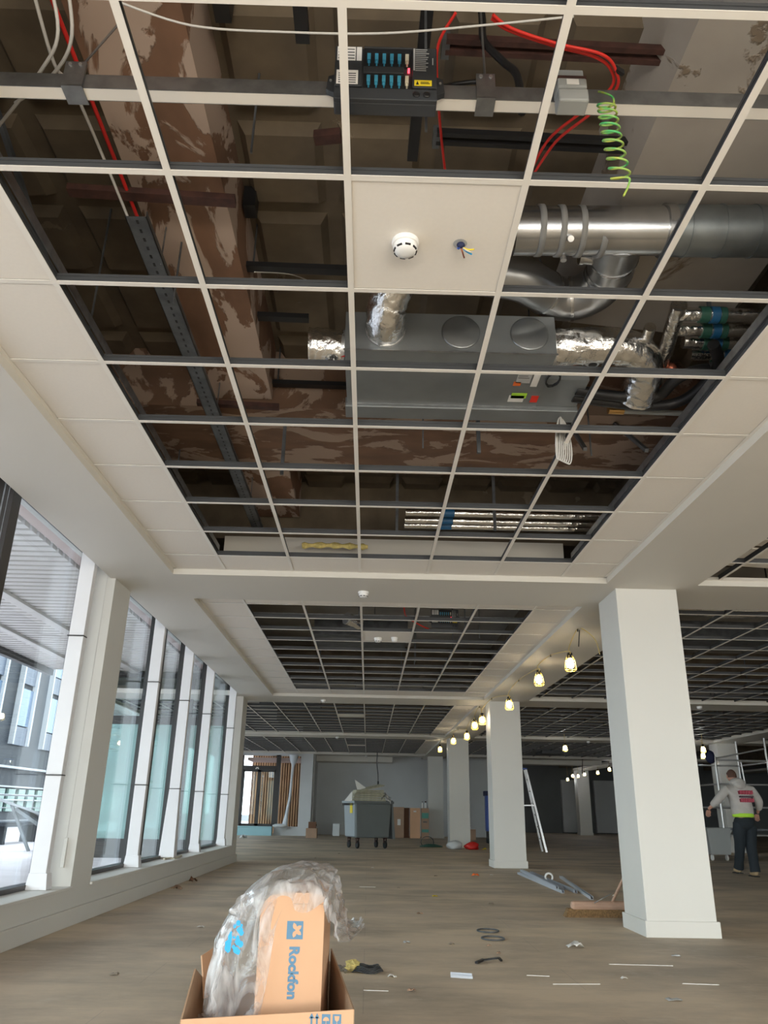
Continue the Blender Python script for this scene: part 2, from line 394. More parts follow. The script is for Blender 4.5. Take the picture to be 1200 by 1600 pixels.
# soffit strips (plasterboard), one object for the flat painted soffit
m = MB().use('ceil_paint')
H0 = T+.03
beams_y = [(-1.16+P*0, -.315)] + [(6.62+P*k, 7.465+P*k) for k in range(0, 4)] + [(-4.2, -3.9)]
for a_, b_ in ((-4.2, -1.16), (-.315, 6.62), (7.465, 14.4)): m.box(-2.37, a_, S, -1.77, b_, H0)
m.box(-2.37, 6.62, S, 22, 7.465, H0); m.box(-2.37, -1.16, S, 22, -.315, H0)
m.box(-5.5, 14.40, S, 22, 15.245, H0)
for k in (2, 3): m.box(-5.5, 6.62+P*k, S, 22, 7.465+P*k, H0)
for x0, x1 in ((XL, XR), (9.585, 10.40), (17.1, 17.9)):
    for y0, y1 in ((-4.2, -1.16), (-.315, 6.62), (7.465, 14.4), (15.245, 22.18), (23.025, 29.96), (30.805, 38.0)):
        m.box(x0, y0, S, x1, y1, H0)
m.box(-5.5, 15.245, S, -5.1, 22.18, H0); m.box(-5.5, 23.025, S, -5.1, 29.96, H0)
m.box(-2.3, 31.0, 2.62, .9, 32.1, H0); m.box(5.0, 31.2, 2.66, 9.0, 31.9, H0)
struct(m.build('trim_2', None, origin=(0, 0, S)))
# concrete downstand beams above the soffits, and the painted beam to the right of the fan coil
m = MB().use('concrete')
for k in range(0, 4): m.box(-2.6, 6.75+P*k, 3.2, 22, 7.3+P*k, SLAB)
for x in (2.25, 9.75, 17.2):
    for y0, y1 in ((-4.2, 6.74), (7.31, 14.52), (15.09, 22.3), (22.87, 30.08), (30.65, 42)): m.box(x, y0, 3.1, x+.5, y1, SLAB)
m.use('concrete_grey')
m.hexa([(1.13, -.3, 3.5), (1.9, -.3, 3.42), (1.9, 3.7, 3.42), (1.08, 3.7, 3.5), (1.0, -.3, SLAB), (2.2, -.3, SLAB), (2.2, 3.7, SLAB), (.97, 3.7, SLAB)])
struct(m.build('trim_3', None, origin=(0, 0, 3)))
m = MB().use('plaster'); m.box(-1.09, -1, 3.40, -.69, 4.5, SLAB); m.box(-1.09, 5.56, 3.40, -.69, 6.7, SLAB)
struct(m.build('trim_4', None, origin=(-1, 0, 3.4)))
m = MB().use('plaster_x'); m.box(-2.2, 4.52, 3.35, 2.2, 5.54, SLAB)
struct(m.build('trim_5', None, origin=(0, 4, 3.4)))
# walls
m = MB().use('paint')
m.box(-2.62, -4.2, 0, -2.33, 6.8, .262); m.box(-2.62, 7.27, 0, -2.33, 14.55, .262)
for a_, b_ in ((-1.0, -.5), (6.8, 7.27), (14.55, 15.05)): struct(MB().box(-2.62, a_, 0 if a_ > 0 else .262, -2.33, b_, S+.3).build('wall_left', 'paint'))
struct(MB().box(-2.46, -4.2, H0, -2.38, 15.3, SLAB).build('wall_left', 'paint')); struct(MB().box(-2.75, -4.2, 3.06, -2.47, 15.3, 3.5).build('wall_left', 'paint'))
struct(m.build('wall_left', None, origin=(-2.4, 0, 0)))
struct(MB().box(-2.33, -4.2, 0, -2.305, 15.075, .125).build('baseboard_left', 'paint', bevel=.004))
m = MB().use('paint')
m.box(-2.56, -4.0, .262, -2.312, 6.8, .285); m.box(-2.56, 7.27, .262, -2.312, 14.55, .285)
struct(m.build('trim_6', None, bevel=.004))
m = MB().use('wall'); m.box(-2.0, 32.0, 0, 5.3, 32.2, SLAB); m.box(5.2, 32.2, 0, 5.3, 41, SLAB)
struct(m.build('wall_back', None))
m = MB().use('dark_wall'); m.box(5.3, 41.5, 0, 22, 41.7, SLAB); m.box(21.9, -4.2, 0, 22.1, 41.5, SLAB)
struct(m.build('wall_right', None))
m = MB().use('wall'); m.box(9.75, 41.2, .05, 10.75, 41.45, 2.5); m.box(11.4, 41.2, .05, 13.2, 41.45, 2.5)
struct(m.build('wall_far', None))
m = MB().use('wall'); m.box(-5.7, 15.0, 0, -5.5, 30.6, .3); m.box(-5.7, 15.0, 2.7, -5.5, 30.6, SLAB); m.box(-2.5, 30.0, 0, -2.05, 30.5, H0)
m.box(-3.35, 30.0, 0, -2.5, 30.25, .30); m.box(-5.5, 30.0, 2.72, -2.5, 30.2, SLAB); m.box(-2.12, 30.5, 0, -2.0, 32.0, SLAB); m.box(-5.7, 30.0, 0, -4.7, 30.2, 2.72)
for y in (15.0, 22.4, 30.1): m.box(-5.7, y, .3, -5.5, y+.5, 2.7)
struct(m.build('wall_wing', None))
# facade windows: panes, dark frames
n = 0
def window(y0, y1, x=-2.60, z0=.285, z1=3.06):
    global n; n += 1
    fr = MB().use('dark_frame')
    fr.box(x-.03, y0, z0, x+.055, y1, z0+.035); fr.box(x-.03, y0, z1-.05, x+.05, y1, z1)
    fr.box(x-.03, y0, z0, x+.05, y0+.05, z1); fr.box(x-.03, y1-.05, z0, x+.05, y1, z1)
    o = struct(fr.build('window_%d' % n, None))
    MB().box(x-.006, y0+.05, z0+.035, x+.006, y1-.05, z1-.05).build('pane', 'glass', o)
    return o
CAS = [-3.1, -1.6, 1.2, 2.95, 4.9, 6.56, 9.06, 10.66, 12.2, 14.35]
ys = [(-4.0, -3.0), (-3.0, -1.05), (-.5, 1.2), (1.2, 3.0), (3.0, 4.86), (4.95, 6.75), (7.3, 9.18), (9.18, 10.72), (10.72, 12.26), (12.26, 14.5)]
for a, b in ys: window(a, b)
# slim dark mullion fins on the facade
for y, xx in ((9.16, -2.45), (10.60, -2.52), (10.76, -2.50), (12.14, -2.52), (12.30, -2.5), (4.86, -2.43)):
    n += 1
    w = .075 if y != 4.86 else .12
    mm_ = MB().box(-2.56, y, .285, xx, y+w, 3.0)
    if y == 4.86: mm_.use('galv'); mm_.mats = ['dark_frame', 'galv']; mm_.cur = 1; mm_.box(-2.50, y-.004, .29, -2.49, y, 3.0); mm_.box(-2.465, y-.004, .29, -2.46, y, 3.0)
    struct(mm_.build('trim_%d' % (10+n), None if y == 4.86 else 'dark_frame'))
# unseen glazing added to let light in, behind the camera and along the wing
for k in range(13):
    x0 = -2.3+1.85*k
    n += 1
    fr = MB().use('dark_frame'); z0, z1 = .28, 2.8
    fr.box(x0, -4.25, z0, x0+1.85, -4.15, z0+.05); fr.box(x0, -4.25, z1-.05, x0+1.85, -4.15, z1); fr.box(x0, -4.25, z0, x0+.05, -4.15, z1); fr.box(x0+1.8, -4.25, z0, x0+1.85, -4.15, z1)
    o = struct(fr.build('window_%d' % n, None)); MB().box(x0+.05, -4.206, z0+.05, x0+1.8, -4.194, z1-.05).build('pane', 'glass', o)
struct(MB().box(-2.6, -4.3, 0, 22, -4.2, .28).build('wall_rear', 'paint'))
struct(MB().box(-2.6, -4.3, 2.8, 22, -4.2, SLAB).build('wall_rear_top', 'paint'))
for k in range(8):
    y0 = 15.5+.87*k if False else (15.5+1.725*k if k < 4 else 22.9+1.8*(k-4)); y1 = y0+(1.725 if k < 4 else 1.8); n += 1
    fr = MB().use('dark_frame'); fr.box(-5.64, y0, .3, -5.56, y0+.06, 2.7); fr.box(-5.64, y0, .3, -5.56, y1, .36); fr.box(-5.64, y0, 2.64, -5.56, y1, 2.7)
    o = struct(fr.build('window_%d' % n, None)); MB().box(-5.606, y0+.06, .36, -5.594, y1, 2.64).build('pane', 'glass', o)
# glazed end of the terrace: dark frame with pale teal panes
def teal(x0, x1):
    global n; n += 1
    fr = MB().use('dark_frame'); y = 15.12
    fr.box(x0, y, 0, x1, y+.08, .34); fr.box(x0, y, 2.33, x1, y+.08, 2.48); fr.box(x0, y, 3.2, x1, y+.08, 3.3); fr.box(x0, y, 0, x0+.06, y+.08, 3.3); fr.box(x1-.06, y, 0, x1, y+.08, 3.3)
    o = struct(fr.build('window_%d' % n, None))
    MB().box(x0+.06, y+.03, .34, x1-.06, y+.045, 2.33).build('pane', 'teal_glass', o)
    MB().box(x0+.06, y+.03, 2.48, x1-.06, y+.045, 3.2).build('pane', 'glass', o)
for k in range(4): teal(-2.66-.78*(k+1), -2.66-.78*k)
# entrance at the far left: glazed double door, dark frame, slatted timber wall outside
dr = struct(MB().use('dark_frame').box(-4.70, 30.0, .30, -4.60, 30.1, 2.72).box(-3.40, 30.0, .30, -3.24, 30.1, 2.75).box(-4.60, 30.0, 2.22, -3.40, 30.1, 2.36).box(-4.6, 30.0, .27, -3.4, 30.1, .31).build('door_1', None))
for x0 in (-4.6, -4.0):
    lf = MB().use('dark_frame'); lf.box(x0, 30.02, .31, x0+.06, 30.08, 2.22); lf.box(x0+.54, 30.02, .31, x0+.6, 30.08, 2.22); lf.box(x0, 30.02, 2.15, x0+.6, 30.08, 2.22); lf.box(x0, 30.02, .31, x0+.6, 30.08, .38)
    d = lf.build('door_leaf', None, dr); MB().box(x0+.06, 30.045, .38, x0+.54, 30.055, 2.15).build('pane', 'glass', d)
MB().box(-4.13, 29.97, 2.27, -4.05, 30.0, 2.31).box(-4.15, 29.97, 2.24, -4.11, 30., 2.28).box(-4.07, 29.97, 2.24, -4.03, 30., 2.28).build('door_closer', 'white_plastic', dr)
MB().cyl((-3.99, 29.96, 1.1), (-3.99, 29.96, 1.4), .012).build('handle', 'dark_frame', dr)
m = MB().use('timber_gap'); m.box(-4.7, 33.0, 0, -2.2, 33.1, 3.6)
m.use('timber')
for k in range(25): m.box(-4.62+.098*k, 32.92, 0, -4.62+.098*k+.058, 33.0, 3.6)
struct(m.build('wall_timber', None))
struct(MB().box(-4.5, 30.21, 2.56, -2.12, 31.7, 2.66).build('trim_7', 'pink_soffit'))
# ---------------------------------------------------------------- outside
tag(MB().box(-30, -10, -.2, -2.65, 15.0, .03).box(-30, 15.0, -.2, -5.75, 60, .03).build('terrace', 'paving', origin=(-8, 10, 0)), 'pinkish grey paved terrace outside the tall windows on the left', 'terrace', kind='structure')
tag(MB().box(-120, -120, -.5, 120, 160, -.25).build('ground', 'asphalt', origin=(0, 0, -.3)), 'dark ground around the building', 'ground', kind='structure')
m = MB().use('slat_white')
m.box(-6.1, -4, 3.42, -2.66, 15.1, 3.5)
y = -3.9
while y < 15.0:
    m.box(-6.1, y, 3.31, -3.25, y+.11, 3.36); y += .17
m.use('pink_soffit'); m.box(-3.2, -4, 3.32, -2.66, 15.1, 3.36)
m.use('dark_frame'); m.box(-6.2, -4, 3.2, -6.1, 15.1, 3.55)
m.use('slat_white'); m.box(-4.6, -4, 3.27, -4.45, 15.1, 3.31); m.box(-5.5, -4, 3.27, -5.35, 15.1, 3.31)
tag(m.build('canopy', None), 'pale slatted canopy over the terrace beyond the glass', 'canopy')
b = empty('office_building', (-15, 32, 0), 'dark clad office block with white edged window bands across the terrace', 'building')
m = MB().use('clad'); m.box(-18, 23.5, 0, -14.2, 60, 16)
m.build('wall', None, b)
MB().box(-14.25, 23.5, 2.20, -13.95, 60, 2.28).build('ledge', 'clad_white', b)
MB().box(-14.2, 23.5, 1.5, -14.05, 60, 1.56).box(-14.2, 23.5, 1.02, -14.0, 60, 1.07).build('ledge', 'clad_white', b)
k = 0; y = 26.0
while y < 58:
    w = MB().use('clad_white'); w.box(-14.2, y-.12, 3.1, -14.0, y, 15.5); w.box(-14.2, y+1.30, 3.1, -14.0, y+1.42, 15.5)
    w = w.build('window_band', None, b)
    g = MB().use('sky_glass'); s_ = MB().use('spandrel')
    for q in range(5): g.box(-14.2, y, 3.85+2.4*q, -14.12, y+1.30, 5.3+2.4*q); s_.box(-14.2, y, 3.1+2.4*q, -14.11, y+1.30, 3.8+2.4*q)
    g.build('pane', None, w); s_.build('spandrel', None, w); y += 3.0
k = 0
for k in range(26):
    y = 24+.95*k; MB().box(-14.2, y, .62, -14.1, y+.62, 1.45).build('small_window', 'greenglass', b)
# handrail on the terrace
hr = empty('terrace_railing', (-9, 20, 0), 'thin metal railing at the edge of the terrace outside', 'railing')
for k in range(9): MB().cyl((-9, 12+2.6*k, .03), (-9, 12+2.6*k, 1.1), .02, n=8).build('post', 'galv', hr)
MB().cyl((-9, 12, 1.1), (-9, 32.8, 1.1), .025, n=8).cyl((-9, 12, .8), (-9, 32.8, .8), .012, n=8).cyl((-9, 12, .5), (-9, 32.8, .5), .012, n=8).build('rail', 'galv', hr)
dc = empty('deck_chair', (-7.0, 16.6, .03), 'white reclining chair standing on the terrace outside the first window', 'chair')
MB().bar((-7.3, 16.4, .98), (-6.35, 16.9, .62), .5, .04).build('seat', 'clad_white', dc)
MB().bar((-6.5, 16.7, .6), (-6.3, 16.7, .03), .05, .05).bar((-7.1, 16.6, .9), (-6.6, 16.6, .03), .05, .05).bar((-6.9, 16.6, .8), (-6.3, 16.6, .45), .45, .06).build('frame', 'galv_dark', dc)
bn = empty('garden_bench', (-8.2, 19, .03), 'dark slatted bench on the terrace beyond the railing', 'bench')
MB().box(-8.6, 17, .42, -8.1, 21, .5).build('seat', 'clad', bn)
for y in (17.2, 19, 20.8): MB().box(-8.55, y, .03, -8.15, y+.08, .42).build('leg', 'clad', bn)

# ---------------------------------------------------------------- columns
def column(x, y, label, w=.555):
    c = empty('column', (x+w/2, y+w/2, 0), label, 'column', 'square plastered columns')
    MB().box(x, y, 0, x+w, y+w, S).build('shaft', 'paint', c, bevel=.004)
    e = .018
    m = MB(); H = .115
    for q in ((x-e, y-e, x+w+e, y), (x-e, y+w, x+w+e, y+w+e), (x-e, y, x, y+w), (x+w, y, x+w+e, y+w)): m.box(q[0], q[1], 0, q[2], q[3], H)
    m.build('skirting', 'paint', c, bevel=.003); return c
names = ['white square column behind the camera beside the nearest open ceiling bay', 'largest white square column, nearest on the right, broom at its foot', 'second white column back, metal studs lying on the floor before it', 'third white column back, white and red bags at its foot', 'fourth white column back, beside the upright cartons']
for k in range(5): column(XCOL[0], YCOL[k], names[k])
column(XCOL[1], YCOL[3], 'white column standing behind the scaffold and the worker')
column(XCOL[1], YCOL[5], 'slim distant column before the pale lit panels at the dark far end')
column(XCOL[1], YCOL[4], 'grey column of the second row, between worker column and dark far end')
column(XCOL[1], YCOL[2], 'near column of the second row, out to the right of the worker')

# ---------------------------------------------------------------- window casings
CL = {6.56: 'white mullion cover beside the nearest window pier', 9.06: 'white mullion cover with a dark strip, first beyond the window pier', 10.66: 'white mullion cover with a skewed wide foot, resting askew on the sill', 12.2: 'white mullion cover third beyond the window pier', 14.35: 'white mullion cover against the farthest window pier', 4.9: 'white mullion cover beside the dark frame at the left edge', 2.95: 'white mullion cover left of the camera', 1.2: 'white mullion cover beside the camera position', -1.6: 'white mullion cover behind the camera', -3.1: 'white mullion cover near the rear glazing'}
for y in CAS:
    if y == 4.9: continue
    c = empty('mullion_cover', (-2.47, y, .285), CL[y], 'window trim', 'white mullion covers')
    w = .075
    x0 = -2.545; x1 = -2.42
    for (a, b_) in ((.30, 1.10), (1.108, 2.21), (2.218, 2.99)):
        m = MB().use('casing')
        if y == 10.66:
            f0 = max(0, (1.2-a))*.10; f1 = max(0, (1.2-b_))*.10
            m.hexa([(x0-f0*.3, y-w-f0, a), (x1+f0*.4, y-w-f0, a), (x1+f0*.4, y, a), (x0, y, a), (x0-f1*.3, y-w-f1, b_), (x1+f1*.4, y-w-f1, b_), (x1+f1*.4, y, b_), (x0, y, b_)])
        else: m.box(x0, y-w, a, x1, y, b_)
        m.build('cover_panel', None, c, bevel=.004)
    MB().hexa([(x0-.01, y-w-.03, .286), (x1+.03, y-w-.03, .286), (x1+.03, y+.015, .286), (x0-.01, y+.015, .286), (x0, y-w-.01, .40), (x1+.012, y-w-.01, .40), (x1+.012, y+.01, .40), (x0, y+.01, .40)]).build('foot', 'casing', c, bevel=.004)
    MB().box(x0-.01, y-w-.012, 1.1, x1+.003, y+.003, 1.108).box(x0-.01, y-w-.012, 2.21, x1+.003, y+.003, 2.218).build('joint', 'dark_frame', c)
bc = empty('blind_cord', (-2.40, 6.78, .5), 'thin blind cord with a white weight hanging at the nearest window pier', 'cord')
MB().tube([(-2.40, 6.785, 2.9), (-2.405, 6.78, 1.6), (-2.41, 6.78, .62)], .0025, 6).build('cord', 'white_cable', bc)
MB().box(-2.425, 6.765, .42, -2.395, 6.785, .64).build('weight', 'paint', bc, bevel=.003)

# ---------------------------------------------------------------- suspended grids
def tee(m, p0, p1, wb=.0245, h=.038, T=T):
    (x0, y0), (x1, y1) = p0, p1
    a = Vector((x0, y0, 0)); b = Vector((x1, y1, 0))
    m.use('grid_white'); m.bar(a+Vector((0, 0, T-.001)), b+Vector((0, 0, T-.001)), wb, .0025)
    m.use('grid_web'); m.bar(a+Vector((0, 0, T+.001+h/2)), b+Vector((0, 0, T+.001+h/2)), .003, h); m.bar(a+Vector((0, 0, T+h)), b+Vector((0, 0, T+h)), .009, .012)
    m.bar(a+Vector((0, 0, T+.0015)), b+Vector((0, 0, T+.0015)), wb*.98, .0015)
def grid(label, x0, x1, y0, y1, xs, ys, group='suspended ceiling grids', wall=True):
    g = empty('ceiling_grid', ((x0+x1)/2, (y0+y1)/2, T), label, 'ceiling grid', group)
    for x in xs:
        m = MB(); tee(m, (x, y0), (x, y1)); m.build('main_tee', None, g)
    for y in ys:
        m = MB(); tee(m, (x0, y), (x1, y), .024, .0355, T+.0006); m.build('cross_tee', None, g)
    if wall:
        m = MB().use('grid_white')
        for q in ((x0, y0, x1, y0+.022), (x0, y1-.022, x1, y1), (x0, y0, x0+.022, y1), (x1-.022, y0, x1, y1)): m.box(q[0], q[1], T-.0013, q[2], q[3], T-.0001)
        m.build('wall_angle', None, g)
    return g
GX = [-.116+.6*i for i in range(-2, 4)]
GY = [1.4135+.6*j for j in range(-2, 9)]
g1 = grid('large open ceiling grid of the nearest bay, ducts showing above it', -1.77, XL, -.315, 6.62, GX, GY)
GY2 = [7.83+.6*j for j in range(11)]
g2 = grid('open ceiling grid of the second bay along the windows', -1.77, XL, 7.465, 14.4, GX, GY2)
GX3 = [-.116+.6*i for i in range(-8, 4)]
g3 = grid('open ceiling grid of the third bay, beyond the window wall end', -5.1, XL, 15.245, 22.18, GX3, [15.7+.6*j for j in range(11)])
g4 = grid('open ceiling grid of the fourth bay, nearest the pale back wall', -5.1, XL, 23.025, 29.96, GX3, [23.5+.6*j for j in range(11)])
GXR = [3.1+.6*i for i in range(11)]
rl = ['open ceiling grid of the nearest right hand bay at the right edge', 'open ceiling grid right of the nearest column', 'dark open ceiling grid above the scaffold', 'dark open ceiling grid at the unlit far right']
for k, yy0 in enumerate((-.315, 7.465, 15.245, 23.025)):
    grid(rl[k], XR, 9.585, yy0, yy0+6.935, GXR, [yy0+.42+.6*j for j in range(11)])
grid('open ceiling grid of the far right bay behind the second column row', 10.4, 17.1, 15.245, 22.18, [10.7+.6*i for i in range(11)], [15.7+.6*j for j in range(11)])

ORD = ['nearest', 'second', 'third', 'fourth', 'fifth', 'sixth', 'seventh', 'eighth', 'ninth', 'tenth', 'eleventh', 'twelfth', 'thirteenth']
def nth(k): return ORD[k]+(' one' if k == 0 else ' from the camera')
def lth(k): return ('leftmost' if k == 0 else ORD[k]+' from the left')
# ceiling tiles
def ctile(x0, y0, x1, y1, label, group):
    return tag(MB().box(x0+.004, y0+.004, T+.003, x1-.004, y1-.004, T+.018).build('ceiling_tile', 'tile'), label, 'ceiling tile', group)
for j in range(-1, 8):
    ctile(-1.77, GY[0]+.6*(j+2), -1.316, GY[0]+.6*(j+3), 'white cut ceiling tile in the left border row of the nearest bay, '+nth(j+1), 'left border tiles of the nearest bay')
    ctile(1.684, GY[0]+.6*(j+2), XL, GY[0]+.6*(j+3), 'white cut ceiling tile in the right border row of the nearest bay, '+nth(j+1), 'right border tiles of the nearest bay')
ctile(-1.77, 6.2135, -1.316, 6.62, 'white corner ceiling tile at the far left of the nearest bay', 'corner tiles')
ctile(1.684, 6.2135, XL, 6.62, 'white corner ceiling tile at the far right of the nearest bay', 'corner tiles')
for i in range(5): ctile(GX[i], 6.2135, GX[i+1], 6.62, 'white cut ceiling tile in the far border row of the nearest bay, '+lth(i), 'far border tiles of the nearest bay')
for j in range(10):
    ctile(-1.77, GY2[j], -1.316, GY2[j]+.6, 'white cut ceiling tile in the left border row of the second bay, '+nth(j), 'left border tiles of the second bay')
    ctile(1.684, GY2[j], XL, GY2[j]+.6, 'white cut ceiling tile in the right border row of the second bay, '+nth(j), 'right border tiles of the second bay')
for i in range(-1, 6):
    a = -1.77 if i < 0 else GX[i]; b_ = GX[i+1] if i < 5 else XL
    ctile(a, 7.465, b_, 7.83, 'white cut ceiling tile in the near border row of the second bay, '+lth(i+1), 'near border tiles of the second bay')
    ctile(a, 13.83, b_, 14.4, 'white cut ceiling tile in the far border row of the second bay, '+lth(i+1), 'far border tiles of the second bay')
for j in range(10):
    ctile(1.684, 15.7+.6*j, XL, 16.3+.6*j, 'white cut ceiling tile in the right border row of the third bay, '+nth(j), 'right border tiles of the third bay')
    ctile(1.684, 23.5+.6*j, XL, 24.1+.6*j, 'white cut ceiling tile in the right border row of the fourth bay, '+nth(j), 'right border tiles of the fourth bay')
ctile(-.116, 2.0135, .484, 2.6135, 'single full ceiling tile holding a smoke detector and a wire tail', 'full tiles with detectors')
ctile(-.116, 9.03, .484, 9.63, 'single full ceiling tile with two round devices in the second bay', 'full tiles with detectors')
ctile(-.716, 17.5, -.116, 18.1, 'single full ceiling tile set in the third bay grid', 'full tiles with detectors')
ctile(-.716, 25.9, -.116, 26.5, 'single full ceiling tile set in the fourth bay grid', 'full tiles with detectors')
# backing boards resting above the right hand grid
for (x, y, l) in ((3.12, 6.0, 'beige backing board lying above the right edge grid, nearest the corner'), (3.12, 5.45, 'beige backing board above the right edge grid, second from the corner'), (3.72, 6.0, 'beige backing board above the right edge grid, right of the corner one')):
    tag(MB().obox((x+.29, y+.28, T+.10), (.56, .52, .015), (.04, .05, 0)).build('backing_board', 'tile'), l, 'board', 'boards above the right hand grid')

# detectors
def detector(x, y, z, label, r=.05):
    d = empty('smoke_detector', (x, y, z), label, 'smoke detector', 'ceiling smoke detectors')
    MB().lathe((x, y, z), [(r, 0), (r*1.02, -.008), (r*.98, -.02)], 24).build('base', 'white_plastic', d)
    MB().lathe((x, y, z), [(r*.86, -.02), (r*.88, -.033), (r*.78, -.047), (r*.45, -.054), (r*.2, -.055)], 24).build('cover', 'white_plastic', d)
    if r > .045:
        m = MB()
        for k in range(8):
            t = 2*PI*k/8+.2; m.obox((x+math.cos(t)*r*.80, y+math.sin(t)*r*.80, z-.044), (.006, .020, .006), (0, 0, t))
        m.build('vent', 'black', d)
    return d
detector(.092, 2.32, T+.002, 'round white smoke detector with black vents on the full tile overhead')
detector(-.086, 7.085, S, 'white smoke detector on the painted beam between first and second bays')
detector(.08, 9.41, T+.002, 'left round device on the full tile of the second bay')
detector(.28, 9.36, T+.002, 'right round device on the full tile of the second bay', .04)
detector(-.878, 14.80, S, 'white smoke detector on the beam between second and third bays')
detector(-.904, 22.6, S, 'white smoke detector on the beam between third and fourth bays')
detector(6.163, 14.7, S, 'white smoke detector on the beam right of the nearest column')
detector(6.164, 22.5, S, 'white smoke detector on the dark beam between the two big columns')
detector(-.1, 30.4, S, 'white smoke detector on the last beam before the back wall')

wt = empty('wire_tail', (.296, 2.32, T), 'twisted blue and brown wires poking through a hole in the tile', 'wires')
MB().lathe((.296, 2.32, T+.002), [(.022, -.001), (.026, -.004)], 16).build('hole_rim', 'label_grey', wt)
MB().sphere((.298, 2.315, T-.012), (.016, .012, .012)).build('connector', 'navy', wt)
for i, (c, dx, dy) in enumerate((('copper', .02, .045), ('spray_blue', .045, .02), ('yellow', .05, -.012), ('blue', -.012, -.02), ('beige', .04, -.005))):
    MB().tube(smooth_path([(.296, 2.32, T-.01), (.296+dx*.5, 2.32+dy*.3, T-.03), (.296+dx, 2.32+dy, T-.028-.004*i)]), .0032, 6).build('wire', c, wt)

# ---------------------------------------------------------------- plenum over the nearest bay
# wide carrier rail with brackets
r_ = empty('carrier_rail', (0, 1.84, 3.0), 'wide metal rail with white underside crossing the nearest open bay', 'rail')
MB().box(-1.77, 1.818, 3.0, 2.05, 1.862, 3.003).build('underside', 'grid_white', r_)
MB().box(-1.77, 1.816, 3.0, 2.05, 1.8185, 3.058).box(-1.77, 1.861, 3.0, 2.05, 1.8635, 3.058).build('channel', 'galv', r_)
def bracket(x, label, top, w=.066):
    b = empty('hanger_bracket', (x, 1.79, 3.0), label, 'bracket', 'brackets gripping the carrier rail')
    m = MB().box(x-w/2, 1.805, 3.003-.006, x+w/2, 1.815, 3.10).box(x-w/2, 1.805, 2.994, x+w/2, 1.875, 2.999)
    m.build('strap', 'galv', b)
    for s in (-1, 1): MB().cyl((x+s*.016, 1.80, 3.085), (x+s*.016, 1.806, 3.085), .006, n=8).build('bolt', 'alu', b)
    MB().cyl((x, 1.815, 3.06), top, .004, n=6).build('rod', 'galv', b)
bracket(-.985, 'galvanised hanger bracket left on the carrier rail, slanting rod above it', (-.80, 1.95, SLAB))
bracket(.325, 'galvanised hanger bracket right of the control box on the carrier rail', (.34, 1.95, SLAB), .06)
# edge channel with holes at the near row
m = MB().use('galv'); m.box(-1.77, 1.43, T+.045, 2.0, 1.436, T+.085)
m.use('black')
for k in range(60): m.box(-1.74+.06*k, 1.428, T+.062, -1.732+.06*k, 1.4302, T+.070)
tag(m.build('perforated_channel', None), 'long perforated metal channel along the nearest cross tee at the top', 'channel')
# lighting control module
cm = empty('control_module', (.003, 1.78, 2.91), 'black lighting control box with blue plugs on the carrier rail', 'control box')
def V(u, v, o=0):     # face coordinates of the module (u right, v up), face leans slightly
    return (-.155+u*.318, 1.755-o+.012*(1-v), 2.915+v*.218)
m = MB(); m.hexa([V(0, 0), V(1, 0), (.163, 1.815, 2.915), (-.155, 1.815, 2.915), V(0, 1), V(1, 1), (.163, 1.815, 3.133), (-.155, 1.815, 3.133)])
hs_ = m.build('housing', 'black_box', cm, bevel=.004)
def fbox(m, u0, v0, u1, v1, d, o=0):
    m.hexa([V(u0, v0, d), V(u1, v0, d), V(u1, v0, o), V(u0, v0, o), V(u0, v1, d), V(u1, v1, d), V(u1, v1, o), V(u0, v1, o)])
m = MB(); fbox(m, 0, .24, .27, .97, .012); fbox(m, .76, .24, 1, .97, .012); fbox(m, .28, .50, .68, .62, .010); fbox(m, .28, .95, .76, .98, .012); fbox(m, 0, 0, 1, .2, .014)
m.build('raised_panel', 'black_box', cm, bevel=.002)
m = MB(); fbox(m, .28, .25, .76, .49, .001); fbox(m, .28, .63, .76, .94, .001); m.build('socket_recess', 'black', cm)
m = MB()
for row, v in ((0, .32), (1, .72)):
    for k in range(6):
        u = .315+.075*k; p_ = MB(); fbox(p_, u, v, u+.034, v+.12, .014); fbox(p_, u+.01, v-.05, u+.026, v, .010)
        p_.build('plug', 'beige' if k == 5 else 'blue_plug', hs_)
for (u0, v0, u1, v1) in ((.02, .70, .10, .95), (.11, .70, .20, .95), (.21, .70, .26, .95), (.02, .27, .23, .52)):
    m = MB(); fbox(m, u0, v0, u1, v1, .0132, .012); m.build('label', 'paper', hs_)
m = MB()
for k in range(5): fbox(m, .04, .29+.04*k, .21, .305+.04*k, .0136, .0132)
for k in range(4): fbox(m, .03, .73+.055*k, .19, .745+.055*k, .0136, .0132)
m.build('label_lines', 'black', hs_)
m = MB()
for k in range(12): fbox(m, .79, .93-.035*k, .79+.10+.05*random.random(), .938-.035*k, .0134, .012)
fbox(m, .955, .66, .965, .78, .0134, .012); fbox(m, .77, .55, .785, .95, .0134, .012); m.build('printed_text', 'label_grey', hs_)
m = MB(); fbox(m, .78, .27, .95, .37, .0134, .012); y_ = m.build('warning_label', 'yellow', hs_)
m = MB(); fbox(m, .84, .30, .93, .312, .014, .0134); fbox(m, .84, .325, .92, .335, .014, .0134); m.add([V(.795, .285, .014), V(.825, .285, .014), V(.81, .355, .014)], [(0, 1, 2)]); m.build('warning_mark', 'black', hs_)
m = MB(); fbox(m, .715, .555, .735, .585, .013); m.build('indicator_light', 'led', hs_)
for u in (.80, .90): MB().lathe(V(u, .10, .014), [(.011, -.0), (.011, -.003), (.007, -.0035)], 12, 'y').build('knockout', 'black', hs_)
